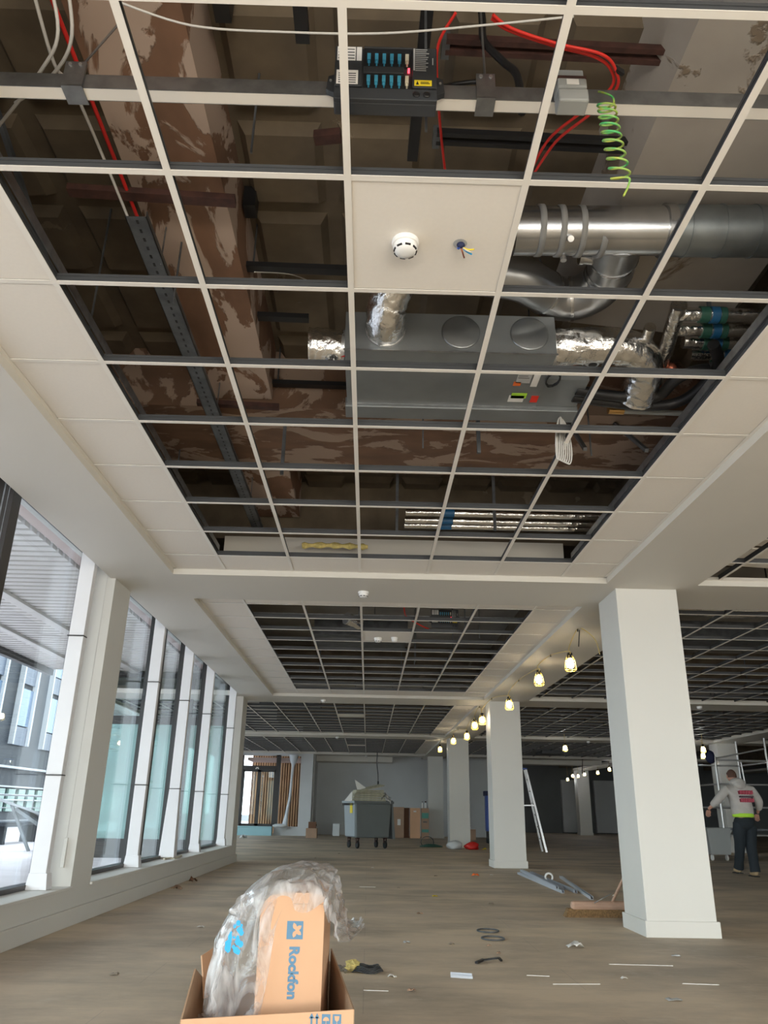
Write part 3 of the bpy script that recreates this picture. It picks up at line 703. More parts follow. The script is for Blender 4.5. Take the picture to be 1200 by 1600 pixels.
for s, x in ((-1, -.155), (1, .163)):
    MB().hexa([(x, 1.79, 2.98), (x+s*.028, 1.79, 2.995), (x+s*.028, 1.81, 2.995), (x, 1.81, 2.98), (x, 1.79, 3.06), (x+s*.022, 1.79, 3.05), (x+s*.022, 1.81, 3.05), (x, 1.81, 3.06)]).build('mounting_ear', 'black_box', cm)
    MB().lathe((x+s*.014, 1.79, 3.03), [(.004, 0), (.004, -.004)], 8, 'y').build('screw', 'alu', cm)
# junction box
jb = empty('junction_box', (.588, 1.79, 2.93), 'small grey junction box clipped on the carrier rail', 'junction box')
MB().box(.54, 1.752, 2.935, .634, 1.812, 2.985).build('base', 'grey_plastic', jb, bevel=.006)
MB().box(.54, 1.752, 2.990, .632, 1.812, 3.03).build('lid', 'grey_plastic', jb, bevel=.006)
MB().box(.538, 1.76, 3.03, .634, 1.812, 3.048).build('seal', 'rust', jb); MB().box(.545, 1.765, 3.048, .628, 1.812, 3.08).build('back', 'grey_plastic', jb, bevel=.004)
MB().box(.568, 1.7505, 3.0, .606, 1.752, 3.022).build('label', 'paper', jb)
# green and yellow curled earth lead
pts = smooth_path([(.683, 1.80, 3.03), (.695, 1.78, 3.0), (.712, 1.77, 2.975), (.715, 1.77, 2.95), (.70, 1.77, 2.93)], 5)
N_ = 190; zt = 2.945
for k in range(N_):
    t = k/N_; tt = t**1.25; a = t*2*PI*9.5
    cx = .690-.004*math.sin(t*3)+.02*t; pts.append((cx+.027*math.cos(a)*(1+.1*t), 1.77+.022*math.sin(a), zt-.30*tt+.012*math.sin(a)))
pts += smooth_path([pts[-1], (.735, 1.78, 2.66), (.733, 1.78, 2.63), (.715, 1.78, 2.59)], 5)[1:]
tag(MB().tube(pts, .0034, 6).build('earth_lead', 'green'), 'curled green and yellow earth wire hanging below the carrier rail', 'wire')
def cable(name, pts, r, m, label, cat='cable', group=None, n_=7):
    return tag(MB().tube(smooth_path(pts, 7), r, n_).build(name, m), label, cat, group)
cable('red_cable', [(.333, 1.68, 3.2), (.401, 1.724, 3.2), (.553, 1.77, 3.2), (.708, 1.803, 3.2), (.771, 1.86, 3.2), (.793, 1.933, 3.2), (.729, 2.039, 3.2), (.641, 2.155, 3.2), (.59, 2.31, 3.2)], .0055, 'redcable', 'upper strand of the paired red cables looping behind the junction box', group='red fire alarm cables')
cable('red_cable', [(.333, 1.70, 3.21), (.395, 1.738, 3.21), (.553, 1.787, 3.21), (.69, 1.82, 3.21), (.757, 1.865, 3.21), (.778, 1.935, 3.21), (.70, 2.04, 3.21), (.615, 2.155, 3.21), (.575, 2.31, 3.21)], .0055, 'redcable', 'lower strand of the paired red cables looping behind the junction box', group='red fire alarm cables')
cable('red_cable', [(.217, 1.678, 3.2), (.172, 1.787, 3.2), (.18, 1.928, 3.2), (.217, 2.17, 3.2), (.26, 2.4, 3.2)], .005, 'redcable', 'single red cable hanging right beside the black control box', group='red fire alarm cables')
tag(MB().obox((.785, 1.865, 3.205), (.035, .012, .02), (0, 0, .5)).build('cable_tie', 'black'), 'black tie binding the red cables at their bend', 'cable tie')
cable('black_conduit', [(.35, 2.0, 3.75), (.356, 2.0, 3.62), (.361, 2.0, 3.5), (.422, 1.98, 3.374), (.464, 1.96, 3.282), (.47, 1.95, 3.1)], .014, 'black', 'thick black flexible conduit dropping behind the carrier rail')
cable('black_cable', [(.19, 1.86, 3.10), (.24, 1.88, 3.14), (.32, 1.88, 3.15), (.40, 1.9, 3.12)], .008, 'black', 'short black cable curving from the control box to the bracket')
cable('white_cable', [(-.80, 1.60, 3.1), (-.588, 1.671, 3.1), (-.298, 1.683, 3.1), (-.004, 1.677, 3.1), (.285, 1.643, 3.1), (.56, 1.605, 3.1)], .0035, 'white_cable', 'long grey cable sagging across the top of the nearest bay', group='white cables in the ceiling void')
cable('white_cable', [(-1.071, 1.60, 3.2), (-1.107, 1.898, 3.2), (-1.075, 2.022, 3.2), (-1.068, 2.617, 3.2), (-1.075, 3.05, 3.2)], .006, 'white_cable', 'straight white cable running back beside the red conduit', group='white cables in the ceiling void')
cable('white_cable', [(-1.05, 1.60, 3.3), (-1.04, 1.76, 3.18), (-1.15, 1.9, 3.16), (-1.389, 2.127, 3.16), (-1.6, 2.3, 3.1)], .006, 'white_cable', 'white cable drooping to the left edge, outer of two', group='white cables in the ceiling void')
cable('white_cable', [(-.99, 1.60, 3.3), (-1.01, 1.79, 3.2), (-1.13, 1.937, 3.19), (-1.30, 2.05, 3.19)], .006, 'white_cable', 'white cable drooping to the left edge, inner of two', group='white cables in the ceiling void')
cable('red_conduit', [(-1.075, 1.6, 3.3), (-1.073, 2.2, 3.3), (-1.07, 3.0, 3.3), (-1.06, 4.5, 3.3), (-1.05, 6.3, 3.3)], .008, 'red', 'thin red conduit running along the peeling plaster beam', 'conduit')
cable('white_cable', [(-.58, 2.95, 3.2), (-.45, 3.35, 3.5), (-.30, 3.6, 3.6)], .003, 'white_cable', 'thin stray wire slanting left of the foil duct', group='white cables in the ceiling void')
# cable tray along the beam
ct = empty('cable_tray', (-1.02, 3.9, 3.19), 'perforated metal cable tray along the peeling plaster beam', 'cable tray')
m = MB().use('galv_dark'); m.box(-1.075, 2.6, 3.19, -.985, 6.5, 3.193); m.box(-1.075, 2.6, 3.19, -1.072, 6.5, 3.22); m.box(-.988, 2.6, 3.19, -.985, 6.5, 3.22)
m.use('black')
for k in range(70): m.box(-1.035, 2.62+.055*k, 3.1885, -1.025, 2.64+.055*k, 3.1902)
m.build('tray', None, ct)
for y in (2.9, 4.3, 5.8): MB().cyl((-1.0, y, 3.19), (-1.0, y, 3.4), .004, n=6).build('rod', 'galv', ct)
# brown steel angles on the ceiling
def bar(name, p0, p1, w, h, m, label, cat='steel bar', group=None): return tag(MB().bar(p0, p1, w, h).build(name, m), label, cat, group)
bar('steel_angle', (-1.32, 2.575, 3.3), (-.623, 2.612, 3.3), .05, .03, 'rust', 'rust brown steel angle crossing the plaster beam, nearer one', group='brown steel angles')
bar('steel_angle', (-1.15, 4.385, 3.3), (-.63, 4.419, 3.3), .045, .03, 'rust', 'rust brown steel angle crossing the plaster beam, farther one', group='brown steel angles')
for (x0, x1, y, l) in ((-.707, -.16, 3.29, 'nearest'), (-.753, -.40, 3.72, 'middle'), (-.707, -.20, 4.46, 'farthest')):
    bar('black_channel', (x0, y, 3.5), (x1, y+.01, 3.5), .05, .03, 'black', 'black channel under the slab left of the fan coil unit, '+l+' of three', group='black channels left of the fan coil')
    tag(MB().cyl((x0+.05, y, 3.51), (x0+.05, y, SLAB), .005, n=6).build('threaded_rod', 'galv_dark'), 'threaded rod holding the '+l+' black channel', 'rod', 'rods of the black channels')
for (y, l) in ((2.08, 'nearer'), (2.51, 'farther')):
    a = empty('slotted_rail', (.68, y, 3.6), 'dark brown twin rail under the slab by the red cables, %s one' % l, 'rail', 'dark twin rails by the red cables')
    MB().bar((.23, y-.01, 3.6), (1.12, y+.01, 3.6), .022, .03).bar((.23, y+.035, 3.6), (1.12, y+.055, 3.6), .022, .03).build('rail', 'rust' if y < 2.2 else 'black', a)
    for u_ in (.215, 1.1): MB().box(u_, y-.02, 3.585, u_+.03, y+.065, 3.63).build('end_plate', 'galv_dark', a)
bar('black_channel', (1.145, 1.96, 3.6), (1.10, 2.30, 3.6), .05, .03, 'black', 'short black channel along the painted beam edge')
bar('black_channel', (-.30, 1.2, 3.5), (-.30, 2.02, 3.5), .05, .03, 'black', 'black channel left of the control box near the top')
bar('black_channel', (.15, 1.8, 3.55), (.13, 2.6, 3.55), .045, .03, 'black', 'black channel behind the control box running away')
tag(MB().obox((-.24, 2.54, 3.6), (.115, .05, .04), (0, 0, -.15)).build('red_bracket', 'rust'), 'dark red block fixed under the slab left of the control box', 'block')
for (x, y, l) in ((-.56, 2.02, 'nearer'), (-.60, 3.05, 'farther')):
    tag(MB().obox((x-.05, y+.0, 3.70), (.06, .09, .12)).build('slab_pocket', 'black'), 'small dark hole in the beam edge, %s one' % l, 'hole', 'dark pockets in the beam edge')
random.seed(3)
k = 0
for (x, y, z0, l) in ((-.52, 2.35, 3.3, 'thin hanging rod left of the control box'), (-.95, 3.0, 3.05, 'thin hanging rod by the cable tray'), (.28, 4.15, 2.9, 'thin rod behind the fan coil, left'), (.62, 4.2, 2.9, 'perforated rod behind the fan coil, centre'), (1.30, 4.2, 2.9, 'thin rod behind the fan coil, right'), (-.62, 4.7, 2.95, 'dark upright strut left of the fan coil'), (-1.4, 3.2, 2.9, 'rod at the dark left edge, nearer'), (-1.45, 5.2, 2.9, 'rod at the dark left edge, farther'), (.18, 5.75, 2.95, 'upright strut before the far foil pipes'), (.95, 5.7, 2.95, 'upright strut right of the far foil pipes'), (.14, 1.9, 2.95, 'thin rod just right of the control box')):
    k += 1; tag(MB().bar((x, y, z0), (x, y, SLAB-.01), .022 if k in (4, 6, 9, 10) else .008, .022 if k in (4, 6, 9, 10) else .008).build('hanging_rod', 'galv_dark'), l, 'rod')
for (p0, p1, l) in (((1.60, 3.0, 3.7), (1.95, 3.95, 2.95), 'grey steel strut slanting before the insulated pipes'), ((1.52, 3.0, 3.7), (1.33, 3.6, 3.28), 'black strut beside the insulated pipes'), ((-1.66, 2.4, 3.7), (-1.45, 3.0, 3.0), 'dark brace at the left edge of the void'), ((1.25, 4.15, 2.92), (1.32, 4.9, 3.6), 'dark strut below the painted beam at the right'), ((1.62, 4.15, 2.92), (1.60, 4.9, 3.6), 'dark strut near the right hand grid edge')):
    bar('steel_strut', p0, p1, .022, .022, 'galv_dark', l)
# main spiral duct with tee and elbow
sd = empty('spiral_duct', (1.2, 2.78, 3.33), 'large bright galvanised duct with a curved branch above the bay', 'duct')
def ringed(p0, p1, r, m, n=28): return MB().cyl(p0, p1, r, n=n)
MB().cyl((.60, 2.787, 3.335), (1.28, 2.76, 3.335), .107, n=36).build('main_duct', 'duct', sd)
m = MB().cyl((1.27, 2.76, 3.335), (3.6, 2.70, 3.335), .112, n=36)
for k in range(14): m.cyl((1.36+.15*k, 2.757-.004*k, 3.335), (1.37+.15*k, 2.757-.004*k, 3.335), .116, n=36)
m.build('dull_duct', 'duct_dull', sd)
for x in (.70, .79, .88, .975):
    m = MB(); rr = [1+.02*random.random() for _ in range(36)]
    m.tube([(x+.004, 2.78, 3.335), (x, 2.78, 3.335), (x+.026, 2.78, 3.335), (x+.022, 2.78, 3.335)], [.1075, .1125, .1125, .1075], 36, rf=lambda i, j: 1+.008*math.sin(j*1.1+i)); m.build('seal_band', 'mastic', sd)
MB().cyl((1.26, 2.76, 3.335), (1.30, 2.76, 3.335), .118, n=36).build('collar', 'duct', sd)
br_ = smooth_path([(1.09, 2.80, 3.34), (1.11, 2.95, 3.36), (1.13, 3.10, 3.38), (1.11, 3.24, 3.39), (1.03, 3.33, 3.39), (.93, 3.34, 3.39), (.82, 3.27, 3.39), (.70, 3.19, 3.39), (.50, 3.15, 3.39)], 6)
m = MB().tube(br_, .112, 36); m.build('curved_branch', 'duct_mid', sd)
for k in (7, 12, 14, 26, 34):
    p = Vector(br_[k]); d = (Vector(br_[k+1])-Vector(br_[k-1])).normalized(); MB().cyl(p-d*.008, p+d*.008, .1155, n=36).build('joint_ring', 'duct', sd)
MB().cyl((1.02, 2.98, 3.35), (.955, 2.97, 3.35), .03, n=20).lathe((.955, 2.97, 3.35), [(.036, -.012), (.036, .006)], 20, 'x').build('test_point', 'duct', sd)
MB().cyl((.83, 2.72, 3.24), (.83, 2.70, 3.225), .014, n=12).cyl((.83, 2.84, 3.24), (.83, 2.84, 3.222), .014, n=12).build('stud', 'alu', sd)
# fan coil unit
fc = empty('fan_coil_unit', (.37, 3.6, 3.05), 'grey galvanised fan coil unit hanging in the nearest open bay', 'fan coil unit')
MB().box(-.17, 3.34, 3.05, .905, 3.89, 3.275).build('casing', 'galv_fcu', fc, bevel=.003)
fcc = kids(fc)[0]
MB().box(-.175, 3.335, 3.046, .91, 3.345, 3.052).box(-.175, 3.885, 3.042, .91, 3.895, 3.06).build('flange', 'galv', fc)
MB().box(-.18, 3.895, 3.03, 1.15, 4.03, 3.09).build('drip_tray', 'galv_fcu', fc, bevel=.003)
MB().box(.905, 3.60, 3.06, 1.14, 3.89, 3.09).build('valve_shelf', 'galv_fcu', fc)
for x in (.42, .77): MB().lathe((x, 3.339, 3.165), [(.098, 0), (.098, -.004), (.092, -.007), (.0, -.010)], 40, 'y').build('blank_spigot', 'spigot', fcc)
for (x0, y0, x1, y1, m_, l_) in ((.745, 3.50, .82, 3.625, 'label_grey', None), (.83, 3.52, .865, 3.66, 'paper', None), (.735, 3.615, .775, 3.655, 'orange', None), (.745, 3.735, .83, 3.79, 'lime', None), (.735, 3.76, .82, 3.83, 'paper', None), (.86, 3.76, .93-.03, 3.83, 'fluo', None)):
    MB().box(x0, y0, 3.0475, x1, y1, 3.0495).build('sticker', m_, fcc)
MB().box(.75, 3.53, 3.047, .81, 3.535, 3.0478).box(.75, 3.55, 3.047, .80, 3.555, 3.0478).box(.75, 3.57, 3.047, .81, 3.575, 3.0478).build('sticker_print', 'black', fcc)
for x, y in ((-.15, 3.45), (.88, 3.45), (-.15, 3.8), (.88, 3.8)): MB().cyl((x, y, 3.2), (x, y, SLAB), .005, n=6).build('hanger_rod', 'galv_dark', fc)
# foil ducts
def foil(pts, r, label, seed, ends=True):
    random.seed(seed); P_ = smooth_path(pts, 9); ph = [random.random()*6 for _ in range(6)]
    f = lambda i, j: 1+.020*math.sin(i*1.35+ph[0]+1.5*math.sin(j*.5+ph[1]))+.03*math.sin(j*1.9+i*.7+ph[2])+.02*(random.random()-.5)
    o = empty('foil_duct', Vector(pts[0]), label, 'duct', 'crinkled foil ducts')
    MB().tube(P_, r, 30, rf=f).build('sleeve', 'foil', o)
    d = (Vector(P_[1])-Vector(P_[0])).normalized(); MB().cyl(Vector(P_[0])-d*.004, Vector(P_[0])+d*.018, r*1.03, n=28).build('clamp', 'alu', o)
    return o
foil([(.035, 3.34, 3.165), (.035, 3.24, 3.165), (.045, 3.17, 3.22), (.10, 3.08, 3.30), (.20, 3.0, 3.34), (.30, 2.93, 3.36)], .098, 'crinkled foil duct bending up from the front of the fan coil', 1)
foil([(-.175, 3.56, 3.19), (-.30, 3.56, 3.20), (-.37, 3.56, 3.20)], .100, 'short crinkled foil duct on the left side of the fan coil', 2)
foil([(.91, 3.46, 3.165), (1.05, 3.44, 3.165), (1.22, 3.43, 3.165), (1.36, 3.47, 3.16), (1.44, 3.58, 3.13), (1.45, 3.70, 3.09), (1.45, 3.78, 3.06)], .097, 'long crinkled foil duct curving down right of the fan coil', 5)
for (x, y, l, r0) in ((-.25, 3.46, 'left', .3), (1.12, 3.40, 'right', -.3)):
    MBf = empty('air_tap', (x, y, 3.10), 'small round tap under the %s foil duct' % l, 'tap', 'taps under the foil ducts')
    MB().lathe((x, y+.06, 3.09), [(.032, -.02), (.032, 0), (.025, .002)], 18).build('ring', 'duct', MBf)
    MB().lathe((x, y+.06, 3.0885), [(.022, -.02), (.0, -.021)], 18).build('cap', 'black', MBf)
for (x, y, l, s) in ((-.14, 3.40, 'left', 1), (1.16, 3.40, 'right', -1)):
    a = empty('pennant_tag', (x, y, 3.07), 'red and blue triangular paper tag at the %s foil duct' % l, 'tag', 'red and blue triangular tags')
    z = 3.075
    MB().hexa([(x-.05*s, y+.05, z), (x+.05*s, y-.0, z), (x+.05*s, y+.05, z), (x-.05*s, y+.055, z), (x-.05*s, y+.05, z+.002), (x+.05*s, y-.0, z+.002), (x+.05*s, y+.05, z+.002), (x-.05*s, y+.055, z+.002)]).build('red_half', 'red', a)
    MB().box(min(x+.012*s, x+.05*s), y+.05, z, max(x+.012*s, x+.05*s), y+.095, z+.002).build('blue_half', 'blue', a)
# insulated pipes at the right
for i, (y, x0) in enumerate(((3.20, 1.49), (3.33, 1.53), (3.44, 1.60), (3.55, 1.68))):
    a = empty('insulated_pipe', (1.8, y, 3.2), 'foil wrapped pipe at the right of the nearest bay, %s of four' % ('first from the camera', 'second', 'third', 'fourth')[i], 'pipe', 'foil wrapped pipes at the right')
    MB().cyl((x0, y, 3.21), (3.0, y-.01, 3.21), .034, n=20).build('sleeve', 'foil', a)
    x = x0+.10+.02*(i % 2)
    for u_, v_ in ((0, .045), (.10, .13)): MB().cyl((x+u_, y, 3.21), (x+v_, y, 3.21), .041, n=20).build('green_band', 'green_sign', a)
    MB().cyl((x+.055, y, 3.21), (x+.095, y, 3.21), .042, n=20).build('blue_band', 'band_blue', a)
a = empty('pipe_header', (1.5, 3.5, 3.2), 'foil wrapped header pipe running back beside the four pipes', 'pipe')
MB().cyl((1.47, 3.14, 3.22), (1.60, 3.95, 3.16), .040, n=20).build('sleeve', 'foil', a)
MB().cyl((1.38, 3.3, 3.2), (1.46, 3.95, 3.12), .03, n=16).build('second_sleeve', 'foil', a)
MB().sphere((1.60, 3.62, 3.16), .03).sphere((1.62, 3.80, 3.12), .026).sphere((1.56, 3.95, 3.10), .024).build('valve', 'copper', a)
cable('black_pipe', [(1.10, 3.72, 3.07), (1.25, 3.73, 3.05), (1.454, 3.735, 3.04), (1.56, 3.72, 3.05), (1.60, 3.60, 3.07), (1.66, 3.52, 3.08), (1.75, 3.52, 3.10)], .03, 'black', 'upper black insulated pipe from the fan coil valves', 'pipe', 'black insulated pipes', 14)
cable('black_pipe', [(1.10, 3.80, 3.07), (1.30, 3.81, 3.05), (1.50, 3.82, 3.04), (1.68, 3.80, 3.05), (1.77, 3.66, 3.07), (1.79, 3.48, 3.1), (1.70, 3.32, 3.12)], .03, 'black', 'lower black insulated pipe sweeping round to the right', 'pipe', 'black insulated pipes', 14)
vs_ = empty('valve_set', (1.03, 3.72, 3.09), 'cluster of brass and red valves on the end of the fan coil', 'valves')
for i, x in enumerate((.95, 1.0, 1.05, 1.10)):
    MB().cyl((x, 3.68+.02*i, 3.10), (x, 3.68+.02*i, 3.16), .014, n=10).sphere((x, 3.69+.02*i, 3.10), .02, 10, 6).build('valve_body', 'brass' if i % 2 else 'copper', vs_)
MB().cyl((1.02, 3.66, 3.11), (1.02, 3.66, 3.15), .018, n=10).cyl((1.10, 3.70, 3.11), (1.10, 3.70, 3.14), .018, n=10).build('red_cap', 'red', vs_)
dp = empty('drain_pipe', (1.6, 3.95, 3.06), 'grey drain pipe with a brass end fitting below the black pipes', 'pipe')
MB().cyl((1.42, 3.945, 3.07), (1.95, 3.98, 3.08), .016, n=12).build('pipe', 'grey_plastic', dp); MB().cyl((1.34, 3.94, 3.07), (1.43, 3.945, 3.07), .022, n=12).build('fitting', 'brass', dp)
# black cable loops and white cable coil
tag(MB().tube([(.93+.035*math.cos(t*.4), 3.55+.07*math.sin(t*.4)+.004*math.sin(t), 3.03+.004*math.sin(t*1.3)) for t in range(60)], .005, 6).build('cable_coil', 'black'), 'small coil of black cable under the fan coil end', 'cable')
wc = empty('hanging_cable_coil', (1.07, 3.95, 2.9), 'coil of white cable hanging below the fan coil unit', 'cable coil')
for k in range(7):
    a = .012*(k-3); P_ = []
    for t in range(28):
        q = 2*PI*t/28; P_.append((1.06+a*math.sin(q/2)+.030*math.sin(q)*(.5+.12*k)*.8, 3.95+.006*(k-3), 3.02-.14+.135*math.cos(q)*(1+.015*k)))
    MB().tube(P_, .0042, 6, closed=True).build('loop', 'white_cable', wc)
MB().tube(smooth_path([(1.06, 3.95, 3.03), (1.065, 3.95, 3.15), (1.06, 3.95, 3.35)]), .004, 6).build('tail', 'white_cable', wc)
# far end of the bay
bl = tag(MB().box(-1.3, 6.40, T+.02, 1.66, 6.42, T+.24).build('bulkhead_strip', 'ceil_paint'), 'pale upstand board standing above the far edge of the nearest grid', 'board')
tag(MB().tube(smooth_path([(-.60, 6.14, 2.94), (-.40, 6.15, 2.95), (-.2, 6.13, 2.94), (-.05, 6.14, 2.94)]), [.022+.008*math.sin(i*1.7) for i in range(19)], 12).build('insulation_roll', 'yellow_wool'), 'roll of yellow mineral wool lying above the far end of the bay', 'insulation')
for i, (y, z) in enumerate(((5.78, 3.12), (5.90, 3.10), (6.02, 3.10))):
    a = empty('insulated_pipe', (.9, y, z), 'foil wrapped pipe crossing the far end of the bay, %s of three' % ('nearest', 'middle', 'farthest')[i], 'pipe', 'foil wrapped pipes at the far end')
    MB().cyl((.25, y, z), (2.3, y, z), .028, n=14).build('sleeve', 'foil', a); MB().cyl((.55, y, z), (.64, y, z), .033, n=14).build('blue_band', 'band_blue', a)
# grid side trim angles seen on the open edges
for x, l in ((-1.30, 'left'), (1.672, 'right')):
    m = MB().use('galv'); m.box(x-.002, -.3, T+.04, x+.004, 6.2, T+.085)
    tag(m.build('edge_track', None), 'grey metal track standing along the %s edge of the open grid' % l, 'track', 'edge tracks of the nearest grid')
# second bay services
dup(cm, (.86, 8.98, 2.90), 'black control box with blue plugs above the second bay', group='black control boxes')
cm['group'] = 'black control boxes'
rr2 = dup(r_, (-.1, 9.04, 3.0), 'metal rail with white underside crossing the second open bay')
foil([(-.66, 7.95, 3.05), (-.42, 7.95, 3.05), (-.30, 7.97, 3.06)], .085, 'foil duct near the front of the second bay', 11)
foil([(-.30, 8.9, 2.98), (-.14, 9.02, 2.94)], .07, 'open foil duct end hanging in the second bay', 12)
tag(MB().cyl((.9, 8.05, 3.12), (3.0, 8.0, 3.12), .11, n=28).build('round_duct', 'duct_dull'), 'dull round duct above the right of the second bay', 'duct')
cable('red_cable', [(.34, 8.2, 3.2), (.36, 8.5, 3.0), (.42, 8.9, 3.0), (.60, 9.02, 2.93), (.68, 9.1, 2.92)], .008, 'redcable', 'red cable hanging above the second bay', group='red fire alarm cables')
cable('black_cable', [(.6, 8.1, 3.1), (.66, 8.0, 3.2), (.8, 8.0, 3.2), (.9, 8.2, 3.05)], .01, 'black', 'looped black cable above the second bay')
random.seed(12)
for (bx0, bx1, by0, by1, nm, cnt) in ((-1.2, 1.6, 8.6, 14.0, 'second bay', 9), (-4.5, 1.6, 15.8, 21.8, 'third bay', 12), (3.2, 9.3, 8.0, 14.0, 'bay right of the nearest column', 10), (3.2, 9.3, 15.8, 21.8, 'dark bay above the scaffold', 8)):
    for q, (y, x) in enumerate(sorted((by0+(by1-by0)*random.random(), bx0+(bx1-bx0)*random.random()) for _ in range(cnt))):
        tag(MB().bar((x, y, T+.04), (x, y, SLAB), .012, .012).build('hanging_rod', 'galv_dark'), 'hanger rod above the '+nm+', '+nth(q), 'rod', 'hanger rods of the '+nm)
for (p0, p1, r, l) in (((3.2, 8.3, 3.08), (6.0, 8.2, 3.08), .10, 'foil duct above the bay right of the nearest column'), ((-4.5, 16.5, 3.15), (1.5, 16.5, 3.15), .09, 'foil duct crossing above the third bay'), ((3.0, 16.6, 3.15), (9.0, 16.6, 3.15), .09, 'foil duct above the dark bay over the scaffold')):
    a = Vector(p0); b_ = Vector(p1); foil([a, a.lerp(b_, .33)+Vector((0, .1, -.03)), a.lerp(b_, .66)+Vector((0, -.08, .02)), b_], r, l, 20)
for (x0, y0, x1, y1, l) in ((-.8, 10.6, .5, 11.5, 'second'), (-2.6, 18.6, -1.2, 19.4, 'third'), (4.2, 10.4, 5.6, 11.2, 'right hand')):
    tag(MB().box(x0, y0, 3.15, x1, y1, 3.4).build('fan_coil_box', 'galv_dark', bevel=.005), 'grey fan coil box high in the %s bay' % l, 'fan coil unit')

# ---------------------------------------------------------------- festoon lamps
def lamp(x, y, z, label, bulb='bulb', group='festoon lamps along the soffit'):
    a = empty('festoon_lamp', (x, y, z), label, 'lamp', group)
    MB().lathe((x, y, z), [(.012, .10), (.024, .095), (.026, .05), (.022, .045)], 14).build('socket', 'black', a)
    so_ = COL.objects[-1]; MB().lathe((x, y, z), [(.014, .045), (.03, .02), (.036, -.008), (.03, -.032), (.012, -.045)], 16).build('bulb', bulb, so_)
    m = MB()
    for k in range(6):
        t = 2*PI*k/6; c, s = math.cos(t), math.sin(t)
        m.tube([(x+.026*c, y+.026*s, z+.07), (x+.045*c, y+.045*s, z+.02), (x+.056*c, y+.056*s, z-.05), (x+.045*c, y+.045*s, z-.068)], .0032, 5)
    for h, q in ((.03, .043), (-.05, .056), (-.068, .045)):
        m.tube([(x+q*math.cos(2*PI*k/18), y+q*math.sin(2*PI*k/18), z+h) for k in range(18)], .0032, 5, closed=True)
    m.build('cage', 'cage', a)
    a.scale = (1.25, 1.25, 1.25)
    return a
LP = [(2.29, 8.87, 2.50), (2.27, 10.5, 2.575), (2.26, 12.8, 2.53), (2.09, 14.75, 2.49), (2.10, 15.9, 2.51), (2.28, 18.7, 2.55), (2.14, 20.4, 2.58), (2.08, 23.6, 2.60)]
LN = ['nearest and highest caged lamp of the string on the soffit', 'second caged lamp of the string from the camera', 'third caged lamp, just before the second column', 'fourth caged lamp, at the left edge of the second column', 'fifth caged lamp, behind the second column edge', 'sixth caged lamp along the soffit', 'seventh caged lamp along the soffit', 'farthest caged lamp of the string before the back wall']
for p, l in zip(LP, LN): lamp(*p, l)
HK = [(2.29, 8.45, S), (2.32, 9.95, S), (2.28, 12.0, S), (2.18, 14.1, S), (2.12, 15.3, S), (2.26, 17.8, S), (2.20, 19.8, S), (2.12, 22.9, S)]
pts = [(2.47, 8.3, 2.50), (2.44, 8.32, 2.66), (2.36, 8.4, 2.78), HK[0]]
for k in range(8):
    x, y, z = LP[k]; pts += [(x, y, z+.19), (x, y, z+.10), (x, y+.05, z+.15)]
    if k < 7: hx, hy, hz = HK[k+1]; pts += [(hx, hy, hz-.01)]
tag(MB().tube(smooth_path(pts, 5), .0055, 6).build('festoon_cable', 'cable_yellow'), 'yellow cable looping between the caged lamps under the soffit', 'cable')
for k, h in enumerate(HK):
    tag(MB().cyl((h[0], h[1], S-.03), (h[0], h[1], S), .008, n=8).build('cable_clip', 'black'), 'black clip on the soffit holding the lamp cable, '+('nearest and first', 'second', 'third', 'fourth', 'fifth', 'sixth', 'seventh', 'farthest')[k]+' along it', 'clip', 'clips of the lamp cable')
tag(MB().cyl((2.30, 8.5, 2.62), (2.31, 8.45, S-.01), .006, n=6).build('cable_tie_tail', 'black'), 'black tie tail hanging from the first clip', 'cable tie')
FL = [(5.198, 21.288, 2.52, 'caged lamp hanging alone between the two big columns'), (8.60, 20.6, 2.5, 'upper lamp just right of the nearest column'), (9.20, 22.1, 2.45, 'lower lamp just right of the nearest column'), (9.40, 38.4, 2.42, 'lowest far lamp at the corner of the lit panel'), (9.30, 37.0, 2.52, 'far lamp second from the lit panel corner'), (9.45, 36.6, 2.50, 'far lamp third from the lit panel corner'), (9.42, 35.4, 2.52, 'far lamp left of the slim distant column'), (9.50, 33.6, 2.52, 'far lamp over the slim distant column'), (9.40, 31.6, 2.55, 'far lamp right of the slim distant column')]
for x, y, z, l in FL:
    a = lamp(x, y, z, l, 'bulb_far', 'lamps in the dark part of the hall')
    MB().cyl((x, y, z+.09), (x, y, T), .005, n=5).build('flex', 'cable_yellow', a)

# ---------------------------------------------------------------- foreground cartons
tr = empty('open_carton', (-.35, 3.5, 0), 'low open cardboard carton at the bottom edge with blue handling marks', 'box')
def panel(m, a, b, c, d): m.add([a, b, c, d], [(0, 1, 2, 3)])
A0, B0 = (-.636, 3.18), (-.033, 3.18); C0, D0 = (-.15, 3.97), (-.70, 3.97)
for nm, q in (('front_panel', [(*A0, 0), (*B0, 0), (*B0, .228), (*A0, .190)]), ('side_panel', [(*B0, 0), (*C0, 0), (*C0, .30), (*B0, .228)]), ('back_panel', [(*C0, 0), (*D0, 0), (*D0, .16), (*C0, .25)]),
              ('side_panel', [(*D0, 0), (*A0, 0), (*A0, .190), (-.655, 3.45, .30), (*D0, .16)]), ('bottom_panel', [(*A0, .003), (*B0, .003), (*C0, .003), (*D0, .003)])):
    m = MB().add(q, [tuple(range(len(q)))]); m.mats = ['cardboard']; o = m.build(nm, None, tr, solid=.006)
    if nm == 'front_panel': frp = o
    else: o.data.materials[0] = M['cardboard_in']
MB().add([(-.655, 3.70, .15), (-.60, 3.98, .15), (-.655, 4.0, .31), (-.70, 3.80, .29)], [(0, 1, 2, 3)]).build('flap', 'cardboard', tr, solid=.006)
